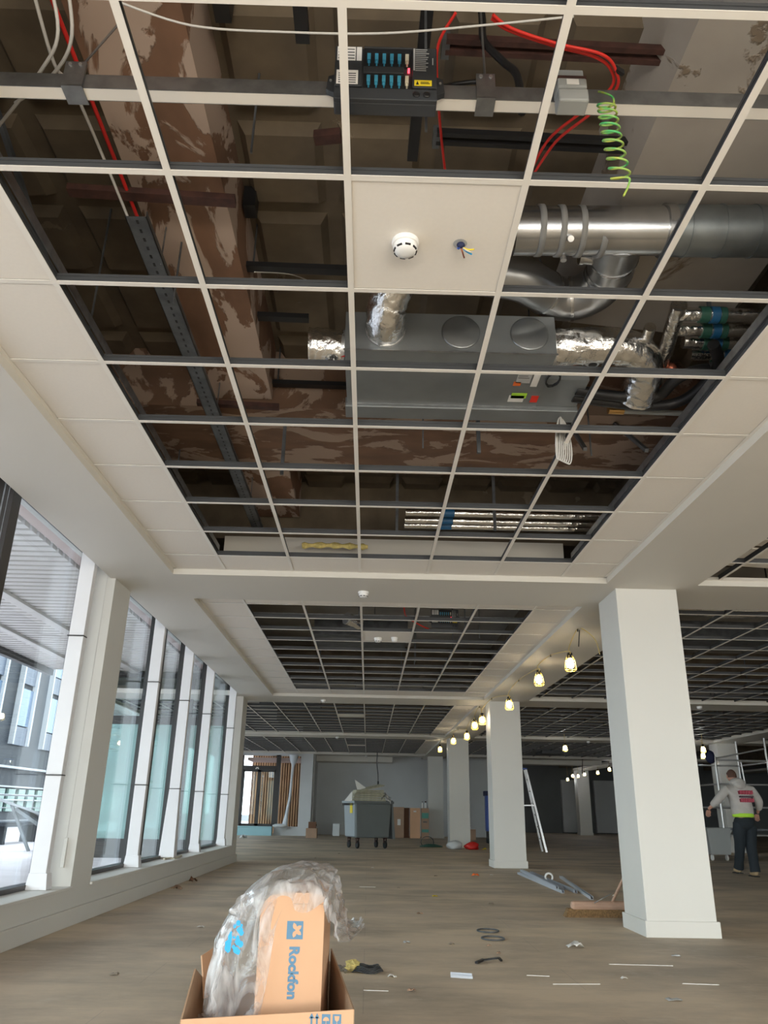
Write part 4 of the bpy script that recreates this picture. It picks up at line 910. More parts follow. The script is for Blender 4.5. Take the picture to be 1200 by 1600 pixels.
# pictograms on the front panel
def picto_arrow(x): 
    return MB().box(x-.003, 3.1745, .178, x+.003, 3.1765, .205).add([(x-.009, 3.1745, .200), (x+.009, 3.1745, .200), (x, 3.1745, .216)], [(0, 1, 2)])
for x in (-.180, -.161): picto_arrow(x).build('arrow_mark', 'print_blue', frp)
MB().box(-.185, 3.1745, .172, -.156, 3.1765, .175).build('arrow_mark', 'print_blue', frp)
for i, x in enumerate((-.129, -.091)):
    MB().box(x-.015, 3.1748, .170, x+.015, 3.1765, .213).build('print_square', 'print_blue', frp)
    m = MB()
    if i == 0:
        m.add([(x+.011*math.cos(PI*k/8), 3.174, .193+.012*math.sin(PI*k/8)) for k in range(9)], [tuple(range(9))]); m.box(x-.001, 3.174, .178, x+.001, 3.1748, .194)
    else:
        m.add([(x-.009, 3.174, .208), (x+.009, 3.174, .208), (x+.007, 3.174, .196), (x, 3.174, .190), (x-.007, 3.174, .196)], [(0, 1, 2, 3, 4)]); m.box(x-.001, 3.174, .178, x+.001, 3.1748, .192); m.box(x-.007, 3.174, .176, x+.007, 3.1748, .179)
    m.build('pictogram', 'cardboard', frp)
tb = empty('tile_carton', (-.28, 3.65, .01), 'tall orange brown carton of tiles reading Rockfon, standing in the open carton', 'box')
X0_, X1_, Y0_, Y1_ = -.405, -.158, 3.35, 3.96
prof = [(X0_, .012), (X1_, .012), (X1_, .560), (X1_-.006, .572), (X1_-.05, .580), (X0_+.09, .580), (X0_+.035, .568), (X0_+.010, .545), (X0_, .515)]
m = MB(); nn = len(prof); m.add([(x, Y0_, z) for x, z in prof]+[(x, Y1_, z) for x, z in prof], [tuple(reversed(range(nn))), tuple(range(nn, 2*nn))]+[(i, (i+1) % nn, nn+(i+1) % nn, nn+i) for i in range(nn)])
tbb = m.build('box_body', 'cardboard', tb)
MB().box(X0_+.13, Y0_-.0012, .540, X1_-.002, Y0_, .542).build('lid_seam', 'cardboard_in', tbb)
text_obj('printed_name', 'Rockfon', .052, 'print_blue', tbb, (-.268, Y0_-.0012, .309), (PI/2, PI/2, 0), .0022)
lx, lz, hs = -.268, .451, .031
MB().box(lx-hs, Y0_-.0012, lz-hs, lx+hs, Y0_, lz+hs).build('logo_square', 'print_blue', tbb)
m = MB()
for k in range(5):
    t = PI+2*PI*k/5; c, s = math.cos(t), math.sin(t)
    q = [(0, 0), (.010, .0075), (.019, .0065), (.027, 0), (.019, -.0065), (.010, -.0075)]
    if k == 0: continue
    m.add([(lx+a*c-b*s+.003, Y0_-.0022, lz+a*s+b*c) for a, b in q], [tuple(range(6))])
m.build('logo_petals', 'cardboard', tbb)
# plastic wrap
def wrap():
    random.seed(5)
    prof = [(-.585, .10), (-.60, .22), (-.595, .33), (-.565, .43), (-.53, .50), (-.485, .57), (-.42, .625), (-.34, .655), (-.26, .662), (-.19, .655), (-.135, .625), (-.105, .57), (-.09, .50), (-.075, .44), (-.03, .405), (.0, .44)]
    prof = [(p.x, p.y) for p in smooth_path([(a, b, 0) for a, b in prof], 4)]
    rows = []; nv = 28
    for i in range(nv):
        v = max(0, (i-2)/(nv-3)); y = 3.325+.63*v; row = []; lip = (2-i)*.045 if i < 2 else 0
        for j, (x, z) in enumerate(prof):
            u = j/(len(prof)-1)
            n1 = .010*math.sin(j*.9+i*.55)+.008*math.sin(i*1.7+j*.35)+.006*math.sin(j*2.3-i*.8)
            zz = z-(.05*max(0, .18-v)/.18+lip*(.7+.3*math.sin(j*.6)))*(1 if .34 < u < .72 else (.5 if .3 < u < .75 else 0))
            if v > .8 and .3 < u < .75: zz -= .15*(v-.8)
            xx = x
            if u > .68: xx = x-.05*abs(v-.45)*1.6; 
            if u < .28: xx = x+.13*max(0, .35-v)+.03*math.sin(v*9)
            row.append((xx+n1, y+.012*math.sin(j*.7)+(.05*(1-v) if u > .7 else 0), max(zz+n1*.8, .03)))
        rows.append(row)
    return MB().sheet(rows)
w = tag(wrap().build('plastic_wrap', 'wrap', sub=1), 'crumpled clear plastic wrap draped over the tall carton, blue print on it', 'plastic wrap')
m = MB(); random.seed(9)
for k in range(26):
    u = random.random(); v = random.random(); x = -.53+.055*u+.02*v; z = .395+.085*v-.05*abs(u-.5); r = .004+.011*random.random(); y = 3.335-.003*k/26
    m.add([(x+r*math.cos(a*PI/3+k)*(.6+.5*random.random()), y, z+r*math.sin(a*PI/3+k)) for a in range(6)], [tuple(range(6))])
o = m.build('blue_print', 'spray_blue', w)
# front folds of the wrap hanging on the left of the carton
rows = []
for i in range(16):
    v = i/15; row = []
    for j in range(18):
        u = j/17
        k_ = v*v
        x = (-.605+.10*k_)*(1-u)+(-.375+.12*k_*v)*u; z = .06+(.50+.08*u)*v; y = 3.325-.012*math.sin(u*9+v*3)-.008*math.sin(u*23-v*5)+.02*(1-u)+.03*k_*v
        row.append((x+.008*math.sin(v*9+u*4), y, z))
    rows.append(row)
MB().sheet(rows).build('front_fold', 'wrap', w, sub=1)
rows = []
for i in range(10):
    v = i/9; row = []
    for j in range(10):
        u = j/9; row.append((-.76+.16*u+.02*math.sin(v*8), 3.22+.5*v, .02+.10*math.sin(u*PI)*(.6+.4*math.sin(v*7))+.015*math.sin(u*13+v*5)))
    rows.append(row)
MB().sheet(rows).build('floor_fold', 'wrap', w, sub=1)

# ---------------------------------------------------------------- floor debris
ST = [((2.366, 13.198), (2.357, 10.209)), ((2.465, 13.35), (2.50, 10.716)), ((2.60, 13.38), (2.517, 10.236)), ((2.878, 12.572), (2.516, 9.524)), ((2.42, 13.25), (2.32, 10.35))]
SL = ['outermost left steel stud of the pile by the second column', 'steel stud in the middle of the pile by the second column', 'longest steel stud of the pile, running to the right', 'lone steel stud lying apart right of the pile', 'steel stud lying between the left and middle ones']
for ((a, b), l, dz) in zip(ST, SL, (0, .0, .0, 0, .036)):
    a = Vector((*a, dz)); b = Vector((*b, dz)); d = (b-a).normalized(); x = Vector((d.y, -d.x, 0))
    m = MB()
    for o_, wd, h0, h1 in ((-.015, .003, 0, .035), (.015, .003, 0, .035), (0, .032, 0, .003)):
        c0 = a+x*o_; c1 = b+x*o_
        m.bar(c0+Vector((0, 0, (h0+h1)/2)), c1+Vector((0, 0, (h0+h1)/2)), wd, h1-h0)
    tag(m.build('steel_stud', 'stud'), l, 'steel stud', 'steel studs on the floor')
tag(MB().tube([(2.58+.0*k, 11.6+.0*k, .05) if False else (2.56+.05*math.cos(2*PI*k/20), 11.9, .055+.05*math.sin(2*PI*k/20)) for k in range(20)], .014, 8, closed=True).build('tape_roll', 'white_plastic'), 'white roll of tape standing by the steel studs', 'tape roll')
bm_ = empty('broom', (2.1, 7.95, 0), 'wide wooden broom leaning against the left of the nearest column', 'broom')
MB().hexa([(1.90, 7.92, .058), (2.47, 7.96, .058), (2.47, 8.05, .058), (1.90, 8.01, .058), (1.90, 7.93, .135), (2.47, 7.97, .135), (2.47, 8.04, .135), (1.90, 8.00, .135)]).build('head', 'wood', bm_, bevel=.03)
MB().hexa([(1.84, 7.92, 0), (2.49, 7.955, 0), (2.49, 8.08, 0), (1.84, 8.04, 0), (1.87, 7.935, .072), (2.46, 7.975, .072), (2.46, 8.045, .072), (1.87, 8.005, .072)]).build('bristles', 'bristle', bm_)
MB().cyl((2.30, 8.0, .12), (2.40, 7.45, .60), .013, n=12).build('handle', 'wood', bm_)
MB().tube([(2.12, 7.95, .12), (2.2, 7.9, .17), (2.29, 7.96, .20)], .005, 6).build('brace', 'galv', bm_)
for x, y, l in ((.982, 6.95, 'farther'), (.962, 6.55, 'nearer')):
    tag(MB().tube([(x+.085*math.cos(2*PI*k/24), y+.10*math.sin(2*PI*k/24), .006) for k in range(24)], .006, 6, closed=True).build('wire_ring', 'galv_dark'), 'grey plastic ring lying on the floor, %s of two' % l, 'ring', 'rings on the floor')
tag(MB().bar((.70, 5.50, .01), (.76, 5.60, .012), .02, .012).bar((.75, 5.58, .012), (.86, 5.62, .02), .016, .01).bar((.86, 5.62, .02), (.87, 5.58, .01), .014, .01).build('black_offcut', 'black'), 'bent black plastic offcut on the floor', 'offcut')
tag(MB().bar((.50, 5.10, .0015), (.62, 5.065, .0015), .034, .003).bar((.50, 5.117, .011), (.62, 5.082, .011), .003, .022).bar((.50, 5.085, .007), (.62, 5.05, .007), .003, .013).build('channel_offcut', 'stud'), 'short white metal channel offcut on the floor', 'offcut')
def scrap(x, y, s, m, label, cat='scrap', h=.012, sd=0, group=None):
    random.seed(sd+int(x*100)); mm = MB(); rows = []
    for i in range(5):
        rows.append([(x+s*(i/4-.5)+.1*s*random.random(), y+s*.7*(j/4-.5)+.1*s*random.random(), .003+h*random.random()*(1 if 0 < i < 4 else .3)) for j in range(5)])
    return tag(mm.sheet(rows).build('scrap_piece', m, solid=.001), label, cat, group)
scrap(1.591, 4.567, .075, 'label_grey', 'grey scrap square on the floor at lower right')
scrap(1.491, 6.20, .11, 'paper', 'crumpled white paper on the floor before the nearest column', h=.04)
scrap(1.62, 12.66, .11, 'orange', 'small orange wrapper on the floor beyond the studs', h=.04)
scrap(1.02, 12.5, .05, 'rust', 'tiny brown scrap on the floor far behind the cartons')
scrap(.159, 5.06, .05, 'paper', 'small white scrap right of the crumpled tape')
scrap(.77, 9.6, .06, 'yellow', 'yellow scrap on the floor beyond the tall carton')
random.seed(4)
def nth2(k): return '%d%s scrap' % (k+1, 'th' if 10 <= (k+1) % 100 <= 20 else {1: 'st', 2: 'nd', 3: 'rd'}.get((k+1) % 10, 'th'))
LT = [(-.3, 7.2), (.3, 6.3), (.62, 6.25), (.88, 6.2), (-1.3, 6.9), (-.5, 9.0), (.4, 10.5), (-1.5, 12.0), (.1, 14.0), (1.2, 15.5), (-1.0, 16.5), (3.4, 8.6), (4.2, 12.0), (5.0, 15.0), (1.3, 8.9), (.25, 4.7), (1.5, 5.1), (2.1, 5.9), (-1.4, 5.0), (6.0, 12.6), (2.9, 10.0), (3.0, 17), (-.6, 18.3), (.9, 5.9), (-.9, 10.9), (2.0, 19.4), (4.6, 18.5), (.5, 8.0), (1.9, 12.9), (3.1, 5.6)]
LM = [('paper', 'tiny white paper scrap'), ('label_grey', 'tiny grey scrap'), ('dust', 'tiny brown crumb'), ('cardboard_far', 'tiny cardboard crumb')]
for k, (x, y) in enumerate(LT):
    m_, w_ = LM[k % 4]; side = 'below the windows' if x < -.8 else ('beyond the cartons' if x < .2 else ('in the middle of the floor' if x < 1.6 else ('near the column row' if x < 3.2 else 'in the right hand bays')))
    n_ = sum(1 for a, b in LT if b < y)
    scrap(x, y, .03+.03*((k*7) % 10)/10, m_, '%s %s, %s by distance' % (w_, side, nth2(n_)), 'litter', .012, k, 'litter on the floor')
SVL = ['right of the channel offcut, lower', 'long one below the nearest column base', 'at lower right edge', 'right of the channel offcut, upper', 'just below the crumpled tape', 'at the bottom right corner', 'far behind the tall carton']
for k, (p0, p1) in enumerate((((1.05, 4.93), (1.32, 4.95)), ((1.55, 5.57), (1.95, 5.55)), ((1.80, 5.0), (2.0, 4.98)), ((.95, 5.17), (1.08, 5.15)), ((.0, 4.7), (.13, 4.69)), ((2.25, 4.65), (2.36, 4.62)), ((-.08, 10.6), (.12, 10.6)))):
    tag(MB().bar((*p0, .002), (*p1, .002), .0035, .003).build('white_strip', 'paper'), 'thin white sliver on the floor, '+SVL[k], 'strip', 'white slivers on the floor')
cr_ = empty('crumpled_tape', (.02, 5.19, 0), 'crumpled tape and black wire heap on the floor right of the cartons', 'rubbish')
m = MB(); vs = []
for i in range(11):
    for j in range(14):
        a = PI*i/10; t = 2*PI*j/14; r_2 = 1+.25*math.sin(2*t+i)+.2*math.sin(5*t-i*1.7); vs.append((-.065+.046*math.sin(a)*math.cos(t)*r_2, 5.2+.04*math.sin(a)*math.sin(t)*r_2, .032+.028*math.cos(a)*(1+.2*math.sin(3*t))))
m.add(vs, [(i*14+j, (i+1)*14+j, (i+1)*14+(j+1) % 14, i*14+(j+1) % 14) for i in range(10) for j in range(14)]); m.build('yellow_tape', 'yellow_wool', cr_)
for k in range(4): MB().tube([(.02+.09*math.cos(2*PI*t/22)*(1-.08*k), 5.19+.055*math.sin(2*PI*t/22), .008+.008*k+.006*math.sin(t)) for t in range(22)], .004, 5, closed=True).build('wire_loop', 'black_box', cr_)
rows = [[(-.19+.04*i+.012*math.sin(j*2), 5.15+.03*j, .015+.018*math.sin(i*2.1+j*1.7)) for j in range(5)] for i in range(8)]
MB().sheet(rows).build('clear_film', 'wrap', cr_)
scrap(-2.2, 10.9, .10, 'cardboard_dark', 'brown scrap against the skirting below the windows', h=.09)
scrap(-2.18, 9.9, .12, 'cardboard_far', 'torn paper against the skirting below the windows', h=.05)
tag(MB().box(-2.53, 10.45, .286, -2.36, 10.8, .295).tube([(-2.45, 10.3, .295), (-2.38, 10.7, .30), (-2.42, 11.1, .295)], .012, 6).build('sill_litter', 'beige'), 'scraps lying on the window sill', 'litter')

# ---------------------------------------------------------------- waste container
wb = bpy.data.objects.new('waste_container', None); COL.objects.link(wb); tag(wb, 'dark grey four wheeled waste container heaped with ceiling boards', 'waste container')
TH = .42; CX, CY = .0, 21.3
wb.location = (CX, CY, 0); wb.rotation_euler = (0, 0, TH)
def lb(mb, name, m, par, bevel=0, solid=0):
    o = mb.build(name, m, None, origin=(0, 0, 0), bevel=bevel, solid=solid); o.location = (0, 0, 0); o.parent = par; return o
W2, D2 = .50, .38
lb(MB().hexa([(-W2+.04, -D2+.04, .25), (W2-.04, -D2+.04, .25), (W2-.04, D2-.04, .25), (-W2+.04, D2-.04, .25), (-W2, -D2, 1.06), (W2, -D2, 1.06), (W2, D2, 1.06), (-W2, D2, 1.06)]), 'body', 'bin', wb, .03)
lb(MB().hexa([(-W2+.025, -D2+.07, .28), (-W2+.035, -D2+.07, .28), (-W2+.035, D2-.07, .28), (-W2+.025, D2-.07, .28), (-W2-.012, -D2+.03, 1.02), (-W2, -D2+.03, 1.02), (-W2, D2-.03, 1.02), (-W2-.012, D2-.03, 1.02)]), 'side_panel', 'bin_lit', wb)  # paler sheet over the left face, painting the light that falls there
lb(MB().box(-W2-.05, -D2-.04, 1.05, W2+.05, -D2+.03, 1.11).box(-W2-.05, D2-.03, 1.05, W2+.05, D2+.04, 1.11).box(W2-.02, -D2, 1.05, W2+.05, D2, 1.11), 'rim', 'bin', wb, .008)
lb(MB().box(-W2-.06, -D2-.02, 1.05, -W2+.02, D2+.02, 1.11), 'side_rim', 'bin_lit', wb, .008)
m = MB()
for k in range(8): m.box(-W2-.064, -D2+.05+.09*k, 1.0, -W2-.052, -D2+.09+.09*k, 1.06)
lb(m, 'grip_slot', 'black', wb)
lb(MB().box(-W2-.018, -.20, .82, -W2-.006, -.05, 1.12), 'tag', 'yellow', wb)
lb(MB().hexa([(W2+.06, -D2+.05, .22), (W2+.14, -D2+.05, .22), (W2+.14, D2-.02, .22), (W2+.06, D2-.02, .22), (W2+.02, -D2+.05, 1.10), (W2+.06, -D2+.05, 1.14), (W2+.06, D2-.02, 1.14), (W2+.02, D2-.02, 1.10)]), 'lid', 'bin', wb, .01)
for sx_ in (-1, 1):
    for sy_ in (-1, 1):
        x, y = sx_*.38, sy_*.27
        a = lb(MB().box(x-.035, y-.03, .12, x-.025, y+.03, .25).box(x+.025, y-.03, .12, x+.035, y+.03, .25).box(x-.04, y-.04, .22, x+.04, y+.04, .26), 'castor', 'rust', wb)
        lb(MB().lathe((x, y, .09), [(.05, -.02), (.085, -.022), (.09, 0), (.085, .022), (.05, .02)], 20, 'x'), 'wheel', 'rubber', a)
random.seed(21)
BLb = ['lowest', 'second', 'third', 'fourth', 'fifth', 'sixth']
for k in range(6):
    tag(MB().obox((CX-.02+.03*random.random(), CY-.05, 1.135+.045*k), (.86-.03*k, .55, .036), (.02*random.random(), .02*(random.random()-.5), TH*.5+.15*(random.random()-.5))).build('ceiling_board', 'board', bevel=.004), '%s board of the stack heaped on the waste container' % BLb[k], 'board', 'boards on the waste container')
tag(MB().add([(-.28, 20.9, 1.38), (-.02, 20.95, 1.40), (-.35, 20.95, 1.62)], [(0, 1, 2)]).build('ceiling_board', 'paper', solid=.012), 'white broken corner sticking up from the heap on the container', 'board', 'boards on the waste container')
tag(MB().obox((.1, 20.95, 1.44), (.55, .4, .02), (.1, -.22, .3)).build('ceiling_board', 'board'), 'tilted board on top of the heap on the container', 'board', 'boards on the waste container')
tag(MB().add([(-.60, 20.95, 1.10), (-.40, 20.9, 1.10), (-.40, 20.95, 1.34)], [(0, 1, 2)]).build('ceiling_board', 'paper', solid=.012), 'white triangle of board poking out at the left of the heap', 'board', 'boards on the waste container')
rows = [[(.34+.05*i, 20.95+.03*j, 1.12+.14*math.sin(i*.9)*(.6+.4*math.sin(j*1.8))+.02*j) for j in range(7)] for i in range(6)]
tag(MB().sheet(rows).build('plastic_sheet', 'wrap'), 'clear plastic bunched at the right of the heap on the container', 'plastic sheet')

# ---------------------------------------------------------------- things at the back wall
def carton(x0, x1, y, d, h, m, label, z0=0):
    c = empty('carton', ((x0+x1)/2, y+d/2, z0), label, 'box', 'cartons at the back wall')
    MB().box(x0, y, z0, x1, y+d, z0+h).build('box_body', m, c, bevel=.004); return c
c = carton(.90, 1.30, 29.6, .35, 1.02, 'cardboard_far', 'brown upright carton with a white label, nearest the waste container')
MB().box(1.07, 29.595, .42, 1.18, 29.6, .62).build('label', 'paper', c)
carton(1.31, 1.50, 29.8, .3, 1.0, 'cardboard_dark', 'narrow dark brown carton between two lighter ones')
c = carton(1.52, 1.88, 29.6, .35, 1.0, 'cardboard', 'pale brown upright carton third from the waste container')
MB().box(1.64, 29.595, .86, 1.74, 29.6, .91).build('label', 'paper', c)
c = carton(1.92, 2.18, 29.5, .32, 1.0, 'cardboard_far', 'upright carton with green bands beside the fourth column')
for u_, v_ in ((.66, .84), (.20, .30)): MB().box(1.93, 29.494, u_, 2.17, 29.5, v_).build('green_band', 'green_band', c)
MB().box(1.97, 29.494, .52, 2.12, 29.5, .56).build('print', 'black_box', c)
for x, l, mm_ in ((1.96, 'left', 'grey_plastic'), (2.07, 'right', 'rust')):
    a = empty('spray_bottle', (x, 29.6, 1.0), '%s of two small bottles on the green banded carton' % l, 'bottle', 'bottles on the carton')
    MB().lathe((x, 29.6, 1.0), [(.035, 0), (.035, .14), (.015, .17), (.015, .19)], 12).build('bottle', 'white_plastic', a)
    MB().box(x-.03, 29.58, 1.19, x+.03, 29.62, 1.23).build('cap', mm_, a)
c = carton(3.05, 3.75, 28.8, .4, .34, 'cardboard_far', 'low carton with a black bag on it right of the third column')
tag(MB().sphere((3.3, 28.98, .445), (.3, .15, .10)).build('black_bag', 'black'), 'black bag slumped on the low carton right of the third column', 'bag')
c = carton(-2.05, -1.68, 28.0, .4, .30, 'cardboard_far', 'small open carton with rubbish left of the waste container')
MB().box(-1.98, 28.05, .30, -1.72, 28.2, .50).build('box_flap', 'cardboard_dark', c)
tag(MB().sphere((-1.83, 28.32, .395), (.12, .1, .09)).build('rubbish_heap', 'black_box'), 'dark rubbish in the small open carton at the left pier', 'rubbish')
MBc = tag(MB().box(-1.26, 30.5, 0, -1.0, 30.8, .42).build('grey_canister', 'bag_white', bevel=.02), 'pale grey square canister against the back wall', 'canister')
tag(MB().box(-4.6, 29.55, .0, -3.38, 29.9, .26).box(-4.6, 29.55, .265, -3.38, 29.88, .30).build('insulation_boards', 'insul_blue'), 'pale blue insulation boards lying below the glazed door', 'boards')
cc = empty('hanging_cloth', (-2.75, 29.9, .3), 'white plastic sheet gathered and hanging at the far left opening', 'sheet')
MB().tube(smooth_path([(-2.76, 29.85, 2.75), (-2.76, 29.85, 2.5), (-2.78, 29.85, 2.2), (-2.82, 29.85, 1.3), (-2.88, 29.85, .9), (-2.95, 29.85, .35)], 4), [.17, .16, .15, .14, .11, .08, .06, .05, .05, .045, .045, .045, .045, .05, .05, .05, .055, .06, .07, .09, .10], 12).build('sheet', 'cloth', cc)
tag(MB().sphere((-3.1, 29.75, .33), (.28, .12, .07)).build('crumpled_sheet', 'bag_white'), 'crumpled white sheet on the low ledge at the far left', 'sheet')
bd = empty('blue_trolley', (3.80, 25.8, 0), 'tall blue trolley just left of the second column', 'trolley')
MB().box(3.70, 25.7, .35, 3.95, 26.1, 1.50).build('body', 'blue', bd, bevel=.02); MB().box(3.66, 25.66, 1.38, 3.97, 26.12, 1.52).build('top', 'navy', bd)
for x, y in ((3.74, 25.75), (3.92, 25.75), (3.74, 26.05), (3.92, 26.05)): MB().cyl((x, y, .08), (x, y, .36), .02, n=8).build('leg', 'rubber', bd); MB().lathe((x, y, .07), [(.07, -.02), (.07, .02)], 14, 'x').build('wheel', 'rubber', bd)
hw = empty('hanging_wire', (.32, 29, 1.75), 'loose wire dangling above the waste container before the back wall', 'wire')
MB().tube(smooth_path([(.30, 29, 3.78), (.30, 29, 2.80), (.29, 29, 2.5), (.34, 29, 2.1), (.35, 29, 1.85)]), .015, 6).build('wire', 'black_box', hw); MB().cyl((.35, 29, 1.74), (.35, 29, 1.86), .028, n=8).build('end', 'black', hw)
ho = empty('cable_loop', (1.65, 22.6, 0), 'dark green hose coil with a raised loop on the floor', 'hose')
MB().tube([(1.62+.17*math.cos(t*.25), 22.5, .12+.14*math.sin(t*.25)) for t in range(-2, 16)], .010, 6).build('loop', 'black_box', ho)
for k in range(5): MB().tube([(1.72+(.30-.04*k)*math.cos(2*PI*t/20), 22.5+.22*math.sin(2*PI*t/20), .02+.01*k) for t in range(20)], .014, 6, closed=True).build('coil', 'green_sign', ho)
random.seed(2)
def bag(x, y, sx1, sz, m, label):
    mm = MB(); n1, n2 = 14, 10; vs = []
    for i in range(n2+1):
        a = PI*i/n2
        for j in range(n1):
            t = 2*PI*j/n1; q = 1+.18*math.sin(3*t+i)+.10*(random.random()-.5)
            vs.append((x+sx1*math.sin(a)*math.cos(t)*q, y+sx1*.7*math.sin(a)*math.sin(t)*q, max(.004, sz*.75+sz*math.cos(a)*q)))
    mm.add(vs, [(i*n1+j, (i+1)*n1+j, (i+1)*n1+(j+1) % n1, i*n1+(j+1) % n1) for i in range(n2) for j in range(n1)], True)
    return tag(mm.build('rubbish_bag', m), label, 'bag', 'bags by the third column')
bag(2.25, 21.5, .20, .11, 'bag_white', 'crumpled white bag on the floor at the third column')
bag(2.68, 21.4, .18, .10, 'red', 'crumpled red bag on the floor at the third column')
scrap(2.98, 21.4, .12, 'yellow', 'small yellow scrap right of the red bag', h=.05)
scrap(-3.9, 26.4, .22, 'bag_white', 'white crumpled scrap on the floor before the blue boards', h=.12)
# step ladder
ld = empty('step_ladder', (4.2, 20.6, 0), 'tall aluminium step ladder behind the second column', 'ladder')
for s, x0, x1 in ((1, 4.41, 4.02),): MB().bar((x0, 20.6, 0), (x1, 20.75, 1.95), .05, .022).build('stile', 'alu', ld); MB().bar((x0, 21.1, 0), (x1, 20.95, 1.95), .05, .022).build('stile', 'alu', ld)
MB().bar((3.55, 20.6, 0), (3.92, 20.75, 1.95), .05, .022).build('stile', 'alu', ld); MB().bar((3.55, 21.1, 0), (3.92, 20.95, 1.95), .05, .022).build('stile', 'alu', ld)
for k in range(6):
    z = .28+.28*k; a = z/1.95; MB().box(4.41-.39*a-.005, 20.6+.15*a, z, 4.41-.39*a+.005, 21.1-.15*a, z+.03).build('rung', 'alu', ld)
MB().box(3.75, 20.62, 1.06, 4.20, 20.66, 1.085).build('brace', 'alu', ld); MB().box(3.9, 20.72, 1.93, 4.05, 20.98, 1.97).build('top_plate', 'blue', ld)

# ---------------------------------------------------------------- scaffold tower
sc = empty('scaffold_tower', (8.9, 19.3, 0), 'aluminium scaffold tower behind the worker at the right', 'scaffold')
Ys = 19.0
XA, XB, YB = 8.18, 9.42, 20.5
for x, y, h in ((XA, Ys, 2.22), (XB, Ys, 2.66), (XA, YB, 2.2), (XB, YB, 2.7)):
    MB().cyl((x, y, .16), (x, y, h), .026, n=12).build('upright', 'alu', sc)
    up_ = COL.objects[-1]; MB().lathe((x, y, .08), [(.07, -.02), (.08, 0), (.07, .02)], 16, 'x').build('castor', 'rust', up_)
    MB().cyl((x, y, .1), (x, y, .17), .018, n=8).build('castor_stem', 'galv', up_)
for (a, b_) in (((XA, Ys, 2.17), (XB, Ys, 2.42)), ((XA, Ys, 2.14), (XB, Ys, 2.13)), ((XA, Ys, 1.60), (XB, Ys, 1.60)), ((XA, Ys, 1.10), (XB, Ys, 1.10)), ((XA, Ys, .50), (XB, Ys, .50)), ((XA, YB, 2.1), (XB, YB, 2.1)), ((XA, YB, 1.1), (XB, YB, 1.1)), ((XA, YB, .5), (XB, YB, .5)), ((XA, Ys, .5), (XA, YB, .5)), ((XA, Ys, 1.6), (XA, YB, 1.6)), ((XB, Ys, .5), (XB, YB, .5)), ((XB, Ys, 2.1), (XB, YB, 2.1)), ((XA, Ys, .3), (XB, YB, 1.1)), ((8.79, Ys, 2.1), (8.82, Ys, 1.6))):
    MB().cyl(a, b_, .02, n=10).build('brace', 'alu', sc)
MB().box(XA, Ys, .60, XB, YB, .64).build('platform', 'galv_dark', sc)
random.seed(6); cm_ = MB(); vs = []
for i in range(13):
    for j in range(18):
        a = PI*i/12; t = 2*PI*j/18; rr_ = 1+.16*math.sin(3*t+i*.8)+.10*(random.random()-.5)
        vs.append((8.06+.095*math.sin(a)*math.cos(t)*rr_*(1.15 if i > 6 else .95), Ys-.05+.09*math.sin(a)*math.sin(t)*rr_, 2.20+.15*math.cos(a)))
cm_.add(vs, [(i*18+j, (i+1)*18+j, (i+1)*18+(j+1) % 18, i*18+(j+1) % 18) for i in range(12) for j in range(18)], True)
tag(cm_.build('coat', 'navy'), 'dark blue coat hanging on the scaffold corner', 'coat')
gb = empty('square_tub', (8.0, 18.3, 0), 'grey square tub standing left of the worker behind the column', 'tub')
MB().hexa([(7.44, 18.1, .12), (7.88, 18.1, .12), (7.88, 18.6, .12), (7.44, 18.6, .12), (7.40, 18.05, .66), (7.92, 18.05, .66), (7.92, 18.65, .66), (7.40, 18.65, .66)]).build('tub', 'grey_plastic', gb, bevel=.01)
for x in (7.5, 7.82): MB().lathe((x, 18.2, .06), [(.06, -.015), (.06, .015)], 12, 'x').build('wheel', 'white_plastic', gb); MB().box(x-.01, 18.19, .06, x+.01, 18.21, .13).build('wheel_fork', 'galv', gb)
tag(MB().tube([(7.99, 30, 3.4), (7.95, 30, 2.8), (7.90, 30, 2.3)], .015, 6).build('hanging_cable', 'rust'), 'dark red cable hanging in the dark part of the hall', 'cable')
tag(MB().box(5.6, 26.0, 2.70, 6.3, 27.0, 2.80).build('dark_tray', 'black_box'), 'dark tray hanging behind the lone lamp', 'tray')

# ---------------------------------------------------------------- the worker
def skin(name, verts, edges, roots, m, parent, sub=2):
    o0 = world_loc(parent)
    bm = bmesh.new(); L = bm.verts.layers.skin.verify(); vv = []
    for c, r in verts:
        v = bm.verts.new(Vector(c)-o0); v[L].radius = r if isinstance(r, tuple) else (r, r); vv.append(v)
    for a, b in edges: bm.edges.new((vv[a], vv[b]))
    for r in roots: vv[r][L].use_root = True
    me = bpy.data.meshes.new(name); bm.to_mesh(me); bm.free(); me.materials.append(M[m])
    o = bpy.data.objects.new(name, me); COL.objects.link(o); o.parent = parent
    s = o.modifiers.new('skin', 'SKIN'); s.use_smooth_shade = True; s.branch_smoothing = .4
    u = o.modifiers.new('sub', 'SUBSURF'); u.levels = sub; u.render_levels = sub
    return o
PX, PY = 6.16, 13.5
pe = empty('person', (PX, PY, 0), 'person walking away in a pale hoodie, black trousers and tan boots', 'person')
def q(x, y, z): return (PX+x, PY+y, z)
